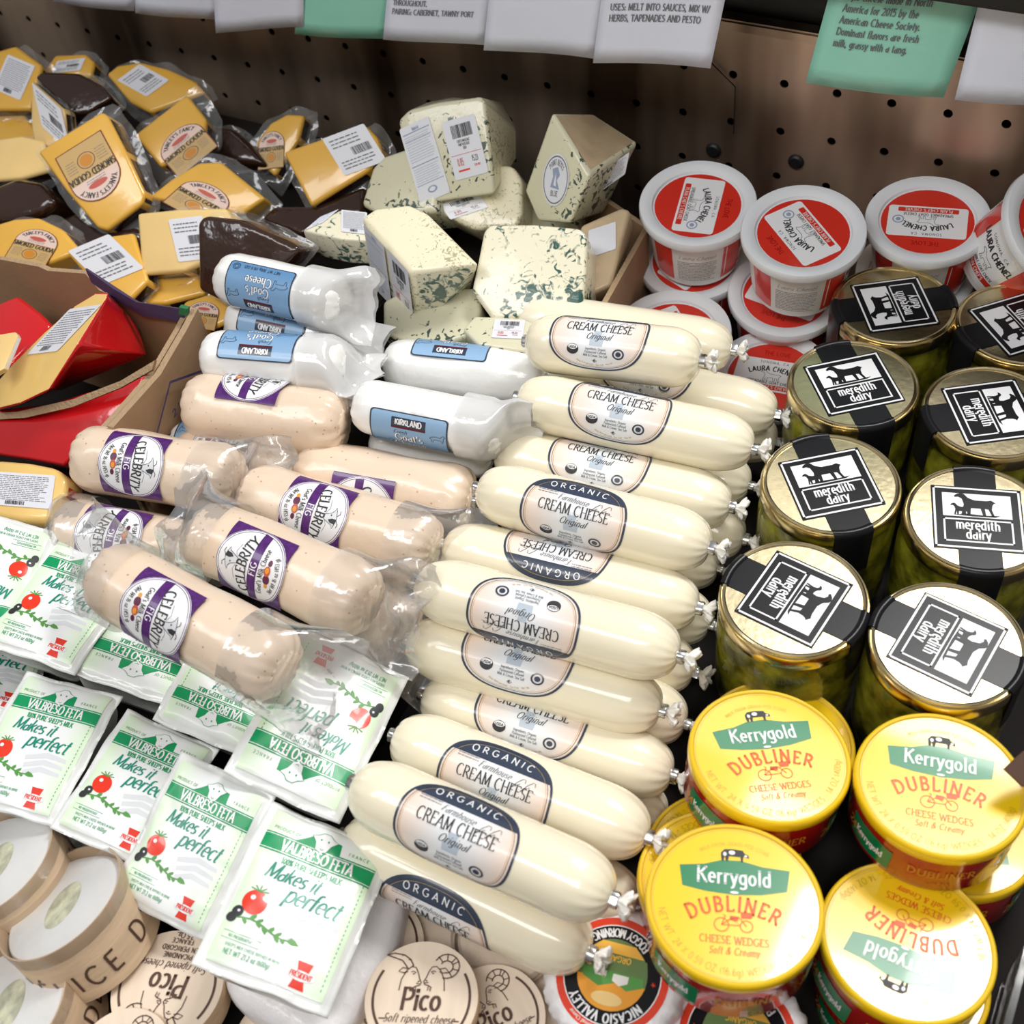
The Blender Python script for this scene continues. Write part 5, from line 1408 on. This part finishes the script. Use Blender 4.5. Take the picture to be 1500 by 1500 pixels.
# ------------------------------------------------------------------ yellow round boxes
for (x, y), z, up, n, lb in [((1128, 1104), .137, (-.33, -1), (.06, .02, 1), 'yellow round box, upper left one, its lid tilted slightly left'),
 ((1378, 1146), .140, (.02, -1), (0, -.05, 1), 'yellow round box at the right edge with dark strip touching it'),
 ((1076, 1320), .144, (.0, -1), (0, -.02, 1), 'frontmost yellow round box with the clearest lid'),
 ((1140, 1084), .092, (.3, -1), (0, 0, 1), 'yellow round box under the upper left one, white glare on its rim'),
 ((1402, 1210), .072, (.0, 1), (0, 0, 1), 'yellow round box beneath the one at the right edge'),
 ((1055, 1290), .103, (.0, 1), (0, 0, 1), 'yellow round box beneath the frontmost one'),
 ((1330, 1376), .104, (-.30, .95), (.03, .0, 1), 'yellow round box with upside down lid washed out by glare'),
 ((1060, 1255), .066, (.0, 1), (0, 0, 1), 'lowest yellow round box of the stack at the left'),
 ((1325, 1425), .059, (.0, 1), (0, 0, 1), 'yellow round box under the glaring one')]:
    make_kbox(x, y, z, up, lb, n)
# ------------------------------------------------------------------ wooden boxes and small rounds
make_delice(87, 1320, .105, (-.3, -1), (-.42, .10, 1), 'open wooden box of white cheese tipped to the left, lettering along its side', spin=105)
make_delice(-12, 1262, .100, (-.3, -1), (-.30, .05, 1), 'open wooden box of white cheese cut by the left edge, behind the tipped one', spin=50)
make_delice(5, 1472, .085, (-.3, -1), (-.25, -.05, 1), 'open wooden box of white cheese in the bottom left corner', spin=50)
make_delice(150, 1260, .050, (-.3, -1), (0, 0, 1), 'wooden box in shadow behind the tipped open box', spin=10)
make_pico(245, 1445, .070, (-.35, 1), 'small wooden box with upside down goat drawing, left of the feta corner', (0, 0, 1), R=.0375)
make_pico(178, 1552, .075, (.05, -1), 'small wooden box cut by the bottom edge, at the left', (0, 0, 1), R=.032)
make_pico(617, 1462, .075, (.12, -1), 'small wooden box with upright goat drawing, clearest of all', (0, 0, 1), R=.0365)
make_pico(722, 1490, .055, (-.5, -1), 'small wooden box right of the clearest one, print partly seen', (0, 0, 1), R=.034)
make_pico(512, 1530, .050, (.1, -1), 'small wooden box between the feta corner and the clearest one', (0, 0, 1), R=.030)
make_pico(548, 1378, .052, (.5, 1), 'small wooden box standing right of the feta corner', (.25, .1, 1), R=.034)
make_pico(640, 1335, .040, (.1, -1), 'small box with clear lid under the frontmost cream cheese log', (0, 0, 1), clear=True)
make_pico(740, 1370, .048, (.1, 1), 'small box with clear lid below the organic arch log', (0, 0, 1), clear=True)
make_pico(800, 1450, .040, (.1, 1), 'small wooden box left of the wrapped round cheese', (0, 0, 1), bare=True)
make_pico(420, 1530, .040, (.1, 1), 'small wooden box under the feta package at the bottom edge', (0, 0, 1), bare=True)
make_nicasio(897, 1428, .075, (-.25, 1), 'white paper wrapped round cheese beside the frontmost yellow box', (-.05, -.1, 1))
make_nicasio(1080, 1520, .060, (-.2, 1), 'white paper wrapped round cheese at the bottom under the yellow box', (-.05, -.05, 1))
# ------------------------------------------------------------------ blue cheese wedges
BG = 'blue cheese wedges in clear wrap'
BM = ['bluepaste', 'bluerind', 'bluepaste2']
def st(kind, TL, TR, BL, seed=1, nm='price_sticker', pl=None):
    r = (nm, art_price(1, 1, seed, kind), (1, 1, 0, 0), TL, TR, BL)
    return r+((pl,) if pl else ())
solid('blue_cheese_wedge', 'blue cheese wedge on top of the heap with nutrition and price stickers', 'cheese', BG,
      [(583, 178), (598, 162), (640, 151), (700, 142), (710, 145), (725, 285), (660, 294), (614, 301)], .205, (.10, -.80, .6), .07, ['bluepaste2', 'bluerind'], back=[(610, 160), (625, 150), (665, 142), (735, 150), (758, 190), (757, 235), (700, 260), (640, 265)], side=[2, 3, 4], bev=.004,
      stick=[st(1, (585, 190), (628, 170), (617, 300)), st(2, (647, 180), (695, 166), (668, 265), 2)])
solid('blue_cheese_wedge', 'blue cheese wedge behind the heap, left of the stickered one', 'cheese', BG,
      [(528, 300), (545, 245), (562, 228), (600, 215), (640, 230), (640, 310), (560, 318)], .165, (-.1, -.6, .8), .05, ['bluepaste2', 'bluerind'], side=[1, 2], bev=.005)
solid('blue_cheese_wedge', 'blue cheese wedge under the stickered one, rind facing forward', 'cheese', BG,
      [(625, 302), (680, 275), (735, 240), (752, 243), (764, 262), (765, 315), (755, 336), (692, 336)], .160, (.1, -.6, .8), .05, ['bluerind', 'bluerind'], bev=.005,
      stick=[st(2, (645, 300), (700, 282), (660, 322), 4)])
solid('blue_cheese_wedge', 'big pale blue cheese wedge in front centre, rind up, stickers on its left face', 'cheese', BG,
      [(528, 318), (550, 303), (600, 298), (627, 311), (703, 388), (602, 399)], .195, (.05, -.30, 1), .085, ['bluerind', 'bluepaste'], back=[(545, 420), (560, 395), (610, 385), (640, 395), (692, 425), (615, 492)], side=[0, 1, 2, 3, 4, 5], bev=.005,
      stick=[('nutrition_sticker', art_price(1, 1, 21, 1), (1, 1, 0, 0), (533, 328), (563, 360), (547, 418), 5), ('price_sticker', art_price(1, 1, 22, 2), (1, 1, 0, 0), (568, 364), (598, 396), (580, 446), 5)])
solid('blue_cheese_wedge', 'squarish white blue cheese wedge with strong green veins facing forward', 'cheese', BG,
      [(708, 338), (718, 328), (785, 328), (850, 334), (860, 345), (858, 400), (851, 455), (780, 464), (722, 470), (690, 425), (700, 380)], .175, (.10, -.55, .85), .06, ['bluepaste', 'bluerind'], bev=.005)
solid('blue_cheese_wedge', 'tall blue cheese wedge at the right of the heap with an oval sticker', 'cheese', BG,
      [(808, 164), (768, 280), (787, 325), (835, 328), (864, 257)], .185, (-.35, -.85, .5), .07, ['bluepaste2', 'bluetan'], back=[(868, 166), (820, 250), (840, 300), (885, 312), (936, 208)], side=[4], bev=.004,
      stick=[('oval_sticker', art_oval(), (2, 2, -1, -1), (800, 222), (838, 228), (792, 298)),
             ('price_sticker', art_price(1, 1, 12, 3), (1, 1, 0, 0), (872, 258), (922, 222), (866, 290), (PPl(864, 257, P(864, 257, .186), (0, 0, 1)), Vector((.55, -.75, .25)).normalized()))])
solid('blue_cheese_wedge', 'small blue cheese wedge at the lower left, label up, next to the white log', 'cheese', BG,
      [(442, 337), (470, 322), (497, 307), (537, 312), (545, 352), (500, 350)], .165, (0, -.1, 1), .032, ['bluepaste', 'bluepaste'], bev=.003, stick=[st(1, (470, 318), (497, 307), (446, 338), 3, 'nutrition_sticker'), st(3, (500, 308), (538, 312), (500, 340), 5)])
solid('blue_cheese_wedge', 'blue cheese wedge lying under the veined one, above the white goat log', 'cheese', BG,
      [(677, 482), (695, 462), (790, 466), (800, 485), (770, 515), (700, 505)], .145, (0, -.2, 1), .03, ['bluepaste2', 'bluepaste2'], bev=.003, stick=[st(2, (725, 468), (770, 470), (720, 495), 6)])
solid('blue_cheese_wedge', 'blue cheese wedge filling the gap below the centre wedge', 'cheese', BG,
      [(560, 440), (600, 420), (700, 420), (705, 455), (690, 490), (620, 515), (560, 490)], .13, (0, -.3, 1), .035, ['bluepaste2', 'bluerind'], bev=.005)
solid('blue_cheese_wedge', 'tan rinded wedge with a white sticker beside the cardboard wall', 'cheese', BG,
      [(850, 330), (911, 303), (924, 308), (908, 370), (896, 418), (850, 440), (848, 380)], .155, (.15, -.5, .85), .04, ['bluetan', 'bluetan'], bev=.004, stick=[st(9, (862, 338), (902, 325), (862, 378), 2)])
solid('blue_cheese_wedge', 'blue cheese wedge in shadow between the tall wedge and the veined one', 'cheese', BG,
      [(740, 300), (790, 290), (850, 300), (850, 345), (790, 350), (740, 340)], .125, (0, -.4, .9), .04, ['bluepaste2', 'bluerind'], bev=.004)
# labels on side faces of two wedges
def loose_sticker(parent_px, kind, TL, TR, BR, BL, zs, seed=1): pass
# ------------------------------------------------------------------ smoked gouda
GG = 'smoked gouda pieces in clear vacuum film'
def sm(TL, TR, BL, w=.056, h=.074):
    return ('front_label', art_smoked(), (.056, .074, -.028, -.037), TL, TR, BL)
def gouda(label, px, z, n, th, stick=(), side=tuple(range(12)), film=.014, m='gouda', bev=.004, back=None):
    return solid('gouda_piece', label, 'cheese', GG, px, z, n, th, [m, 'rindbrown'], back=back, side=side, bev=bev, stick=stick, film=('film', film) if film else None)
gouda('smoked gouda block facing forward with the fullest upside down arched label', [(54, 222), (100, 193), (147, 163), (156, 168), (185, 225), (212, 283), (207, 300), (157, 338), (142, 334), (95, 278)], .150, (.15, -.65, .8), .034,
      [sm((181, 285), (111, 300), (145, 190))][:0]+[('front_label', art_smoked(), (.056, .074, -.028, -.037), (190, 268), (122, 310), (148, 190))])
gouda('smoked gouda slab behind the central block with label half in shadow', [(196, 197), (273, 137), (303, 175), (300, 205), (235, 245)], .155, (.2, -.55, .85), .03,
      [('front_label', art_smoked(), (.056, .074, -.028, -.037), (215, 222), (285, 168), (245, 262))][:0]+[('front_label', art_smoked(), (.056, .074, -.028, -.037), (225, 218), (283, 170), (262, 262))][:1])
gouda('smoked gouda slab right of the central block, arched label on its side', [(214, 290), (250, 262), (290, 238), (322, 236), (388, 290), (355, 314), (300, 305)], .135, (.1, -.6, .8), .035,
      [('front_label', art_smoked(), (.056, .074, -.028, -.037), (270, 258), (350, 262), (252, 285))][:0]+[('front_label', art_smoked(), (.056, .074, -.028, -.037), (290, 235), (372, 300), (226, 290))][:0]+[('front_label', art_smoked(), (.056, .074, -.028, -.037), (283, 256), (350, 292), (238, 296))], side=[1, 2, 3])
gouda('bright yellow gouda slab beside the blue cheese with a white price sticker', [(414, 222), (470, 203), (535, 182), (552, 200), (560, 222), (540, 250), (455, 303)], .165, (.1, -.6, .8), .035,
      [st(0, (472, 204), (533, 181), (505, 258), 3)], side=[0, 1, 2, 3, 4, 5, 6], film=.010)
gouda('pale gouda slab under the right one, white sticker across it', [(200, 312), (260, 306), (330, 304), (345, 330), (325, 375), (270, 398), (207, 403)], .145, (.05, -.6, .8), .035,
      [st(0, (247, 322), (297, 316), (262, 384), 4)], m='goudapale', side=[4, 5, 6], film=.008)
gouda('brown rinded gouda wedge next to the topmost white log', [(288, 326), (298, 316), (350, 322), (438, 362), (430, 378), (345, 452), (290, 425)], .172, (.1, -.75, .6), .05, [], m='rindbrown', film=.008,
      back=None, bev=.008)
gouda('gouda piece with a large white price label at the front of the heap', [(98, 372), (160, 345), (195, 340), (216, 412), (190, 440), (140, 420)], .120, (0, -.5, .85), .03,
      [st(0, (100, 368), (160, 343), (150, 418), 5)], m='gouda', film=.006)
gouda('smoked gouda piece at the left edge above the cardboard box, dark label', [(-20, 332), (20, 320), (55, 318), (90, 335), (118, 368), (60, 390), (-20, 392)], .120, (0, -.5, .85), .04,
      [('front_label', art_smoked(), (.056, .074, -.028, -.037), (35, 330), (95, 345), (5, 380))], side=[0, 1, 2, 3], film=.012)
gouda('brown domed gouda rind at the left edge', [(-20, 275), (22, 258), (60, 264), (84, 292), (60, 312), (20, 325), (-20, 328)], .115, (0, -.5, .85), .04, [], m='rindbrown', film=0, bev=.010)
gouda('pale gouda piece at the left edge with bright glints', [(-20, 205), (30, 198), (62, 205), (72, 250), (30, 262), (-20, 266)], .130, (0, -.55, .8), .035, [], m='goudapale', film=.010)
gouda('gouda piece in the top left corner with a grey price sticker', [(-25, 80), (22, 66), (62, 95), (52, 130), (45, 160), (-25, 160)], .150, (.1, -.5, .85), .03,
      [st(3, (12, 80), (52, 97), (-10, 130), 6)], film=.010)
gouda('dark brown rind wedge standing in the top left heap', [(50, 112), (62, 104), (115, 106), (150, 125), (165, 142), (130, 165), (98, 168), (92, 160)], .165, (.2, -.5, .8), .04, [], m='rindbrown', film=.010, bev=.006)
gouda('small gouda piece behind the dark rind wedge, sticker on top', [(66, 100), (80, 80), (125, 78), (138, 90), (133, 112), (80, 112)], .135, (.05, -.5, .85), .03,
      [st(0, (84, 90), (126, 85), (76, 108), 7)], film=.010)
gouda('gouda half round at the back with a tilted price sticker', [(155, 108), (172, 95), (205, 90), (245, 100), (285, 118), (300, 135), (220, 165), (190, 150)], .135, (.1, -.5, .85), .03,
      [st(0, (172, 118), (205, 94), (215, 142), 8)], film=.012)
gouda('smoked gouda piece in shadow by the steel panel with a round label', [(374, 208), (395, 180), (420, 166), (446, 168), (437, 205), (402, 258), (382, 240)], .130, (.1, -.6, .8), .03,
      [('front_label', art_smoked(), (.056, .074, -.028, -.037), (380, 195), (418, 190), (378, 250))], film=.014)
gouda('brown rind dome between the yellow slabs', [(238, 250), (262, 215), (300, 180), (340, 185), (368, 210), (390, 240), (330, 236), (290, 240)], .125, (.1, -.5, .85), .04, [], m='rindbrown', film=.008, bev=.008)
gouda('gouda piece peeking out beside the box corner with printed label', [(255, 470), (270, 440), (320, 425), (340, 440), (335, 470), (300, 485)], .105, (0, -.4, .9), .03,
      [('front_label', art_smoked(), (.056, .074, -.028, -.037), (280, 440), (325, 445), (270, 480))], film=0)
gouda('gouda slab low behind the cardboard wall', [(170, 425), (215, 400), (290, 400), (300, 430), (240, 445), (190, 445)], .100, (0, -.4, .9), .03, [], film=0)
gouda('gouda piece with sticker leaning against the dark rind wedge', [(45, 118), (92, 160), (96, 205), (80, 215), (50, 215), (44, 180)], .150, (-.1, -.7, .7), .02, [st(0, (47, 120), (90, 160), (62, 185), 11)], m='goudapale', film=.004)
gouda('shadowed gouda slab deep in the left heap', [(-20, 150), (30, 160), (60, 200), (20, 210), (-20, 205)], .110, (0, -.4, .9), .03, [], film=0)
gouda('dark rind piece under the central block', [(60, 330), (110, 310), (150, 340), (200, 330), (205, 350), (110, 370)], .100, (0, -.4, .9), .03, [], m='rindbrown', film=0, bev=.006)
gouda('dark rind piece under the bright yellow slab', [(400, 300), (460, 300), (535, 270), (530, 310), (440, 345), (380, 320)], .125, (0, -.4, .9), .03, [], m='rindbrown', film=0, bev=.006)
# ------------------------------------------------------------------ red wax cheese
RG = 'red waxed cheese wedges'
RMt = ['redpaste', 'redwax']
solid('wax_cheese_wedge', 'large red waxed wedge with a paper label on its yellow cut face', 'cheese', RG,
      [(-10, 565), (20, 530), (65, 485), (110, 446), (140, 428), (160, 428), (155, 440), (115, 505), (72, 572), (30, 592), (-10, 602)], .165, (-.25, -.50, .8), .070, RMt,
      back=[(20, 585), (50, 570), (100, 530), (130, 490), (158, 450), (166, 432), (202, 476), (217, 520), (85, 574), (45, 590), (10, 600)], side=list(range(11)), backm='redwax', bev=.003,
      stick=[('paper_label', art_price(1, 1, 3, 3), (1, 1, 0, 0), (103, 453), (150, 446), (40, 520))], film=None)
solid('wax_cheese_wedge', 'red waxed wedge at the left edge behind the large one', 'cheese', RG,
      [(-10, 445), (25, 430), (60, 458), (76, 476), (40, 512), (15, 538), (-10, 530)], .140, (0, -.3, 1), .05, ['redwax', 'redwax'], bev=.006)
solid('wax_cheese_wedge', 'red waxed wedge lying below the large one in the box', 'cheese', RG,
      [(-10, 600), (70, 592), (150, 567), (214, 548), (203, 575), (150, 632), (92, 682), (40, 672), (-10, 665)], .108, (.0, -.55, .85), .05, ['redwax', 'redpaste'], side=[1, 2], bev=.003)
solid('wax_cheese_wedge', 'yellow wedge with a pale label at the near end of the red cheese box', 'cheese', RG,
      [(-10, 672), (40, 676), (80, 684), (98, 700), (88, 735), (78, 765), (30, 764), (-10, 758)], .135, (0, -.35, .95), .03, ['redpaste2', 'redwax'], side=[3, 4], bev=.006,
      stick=[('paper_label', art_price(1, 1, 5, 3), (1, 1, 0, 0), (-20, 690), (82, 697), (-28, 738))])
solid('wax_cheese_wedge', 'pale cut wedge poking in at the left edge beside the red wax', 'cheese', RG,
      [(-15, 492), (22, 486), (26, 492), (6, 540), (-15, 552)], .165, (0, -.4, .9), .006, ['goudapale', 'sticker'], side=[1, 2], bev=.001)
# film-backed cardboard divider between the red wedges
# ------------------------------------------------------------------ cardboard boxes
def panel(t, name, pts, th, mats=('cardboard', 'cardedge')):
    """pts: world outline (planar), extruded along its normal; flutes show on the rim"""
    n = geometry.normal(pts[:4]) if len(pts) >= 3 else Vector((0, 0, 1))
    k = len(pts); V = [p for p in pts]+[p+n*th for p in pts]
    o = Vector(t.matrix_world.translation)
    V = [v-o for v in V]
    Fc = [tuple(range(k-1, -1, -1)), tuple(range(k, 2*k))]; MI = [0, 0]
    for i in range(k): Fc.append((i, (i+1) % k, (i+1) % k+k, i+k)); MI.append(1)
    return link_mesh(name, fixn(mk(name, V, Fc, list(mats), MI, False)), t)
bx = thing('cardboard_box', 'brown cardboard box holding the red waxed cheese at the left edge', 'box', Matrix.Translation((-.45, -.05, .02)))
# back wall in the plane Y = yb
yb = P(60, 390, .17).y
top = [(-60, 368), (8, 376), (62, 386), (75, 392), (130, 396), (150, 420), (178, 432), (205, 445), (272, 458)]
q = [PY(x, y, yb) for x, y in top]
q[-1] = PY(272, 458, yb)
panel(bx, 'back_wall', [Vector((q[-1].x, yb, .02))]+q[::-1]+[Vector((q[0].x, yb, .02))], .005)
# right wall from the corner to the near end
c0 = PY(290, 452, yb); d0 = P(166, 626, c0.z-.01)
xr = c0.x
def PX(x, y, X):
    d = ray(x, y); return Vector(CC+d*((X-CC[0])/d[0]))
nrm = Vector((d0.y-c0.y, -(d0.x-c0.x), 0)).normalized()
e0, e1 = c0, d0
rw = [e0, e0.lerp(e1, .15)+Vector((0, 0, -.004)), e0.lerp(e1, .5)+Vector((0, 0, -.010)), e0.lerp(e1, .8)+Vector((0, 0, -.004)), e1, Vector((e1.x, e1.y, .02)), Vector((e0.x, e0.y, .02))]
rw[1].z = e0.lerp(e1, .15).z-.004
panel(bx, 'side_wall', rw, .006)
panel(bx, 'inner_flap', [p-Vector((.012, 0, .006 if i < 5 else 0)) for i, p in enumerate(rw)], .005)
fw_ = P(-60, 735, .10); fe = P(90, 770, .10)
panel(bx, 'near_wall', [Vector((fw_.x, fw_.y, .095)), Vector((fe.x, fe.y, .095)), Vector((fe.x, fe.y, .02)), Vector((fw_.x, fw_.y, .02))], .005)
# printed diamond outline on the side wall
ad = Art()
dm = [(-.5, 0), (0, .5), (.5, 0), (0, -.5)]
ad.line(dm, .05, 'cardpurple', 1, True); ad.text('2 LB', 0, -.06, .12, 'cardpurple', 1, 'sans', .16)
dirw = (e0-e1).normalized(); mid = e1.lerp(e0, .50)+Vector((0, 0, -.045)); nw = Vector((dirw.y, -dirw.x, 0))
if nw.x < 0: nw = -nw
link_mesh('printed_mark', ad.build('printed_mark', lambda u, v, l: mid+dirw*(u*.085)+Vector((0, 0, v*.055))+nw*(.0068+l)-Vector(bx.matrix_world.translation)), bx)
# dark printed edge flap
sp_ = [PY(130, 398, yb-.006), PY(172, 428, yb-.012), PY(205, 447, yb-.010), PY(270, 457, yb-.006)]
ef = [p+Vector((0, 0, .004)) for p in sp_]+[p-Vector((0, 0, .012)) for p in sp_[::-1]]
panel(bx, 'printed_flap', ef, .003, ('cardpurple', 'cardpurple'))
gt = [PY(262, 450, yb-.010), PY(274, 453, yb-.010), PY(274, 463, yb-.010), PY(262, 461, yb-.010)]
panel(bx, 'green_tip', gt, .004, ('cardgreen', 'cardgreen'))
dv = thing('cardboard_divider', 'thin cardboard divider lying between the two red waxed wedges', 'cardboard', Matrix.Translation(P(100, 590, .128)))
O_ = P(110, 585, .128); dn = Vector((0, -.75, .7)).normalized()
dp = [PPl(x, y, O_, dn) for x, y in [(-10, 605), (30, 603), (110, 585), (180, 558), (230, 528), (226, 542), (180, 568), (110, 596), (40, 612), (-10, 615)]]
panel(dv, 'sheet', dp, .003, ('cardedge', 'cardboard'))
# blue cheese carton, right wall
bc = thing('cardboard_carton', 'brown cardboard carton wall between the blue cheese and the tubs', 'box', Matrix.Translation((-.02, .25, .02)))
f0 = P(943, 333, .135); f1 = P(868, 466, .150)
g0 = P(905, 285, .150)
panel(bc, 'side_wall', [f0, f1, Vector((f1.x, f1.y, .02)), Vector((f0.x, f0.y, .02))], .005)
panel(bc, 'back_wall', [g0+Vector((-.10, .03, 0)), f0, Vector((f0.x, f0.y, .02)), Vector((g0.x-.10, g0.y+.03, .02))], .005)
# ------------------------------------------------------------------ right edge
br = thing('brown_tag', 'dark brown strip poking in over the right yellow box', 'tag', Matrix.Translation(P(1490, 1120, .15)))
O_ = P(1490, 1110, .165); n_ = Vector((.3, -.3, 1)).normalized()
panel(br, 'strip', [PPl(x, y, O_, n_) for x, y in [(1472, 1126), (1500, 1100), (1540, 1082), (1540, 1150), (1500, 1152)]], .003, ('darkwood', 'darkwood')) if 'darkwood' in MATS else panel(br, 'strip', [PPl(x, y, O_, n_) for x, y in [(1472, 1126), (1500, 1100), (1540, 1082), (1540, 1150), (1500, 1152)]], .003, ('brownink', 'brownink'))
ac = thing('clear_divider', 'clear acrylic divider standing at the right edge', 'divider', Matrix.Translation(P(1490, 1400, .05)))
xq = P(1478, 1420, .06).x
o_ = Vector(ac.matrix_world.translation)
ob = box_mesh('sheet', -.002, -.10, -.03, .002, -.01, .045, 'film_clear', .001)
link_mesh('sheet', ob, ac)
# low risers the goods stand on
def riser(x0, y0, x1, y1, z, n):
    struct('trim_%d' % n, box_mesh('riser', x0, y0, .02, x1, y1, z, 'deck', .002))
riser(-1.2, .05, -.27, YW-.02, .062, 2)
riser(-.25, .10, -.03, YW-.03, .065, 3)
riser(-.30, -.30, -.02, .03, .050, 4)
riser(-.25, .035, -.06, .09, .050, 5)
for o in []:
    if o.type == 'MESH' and o.data.users > 1 and 'x' not in o: pass
bpy.context.view_layer.update()
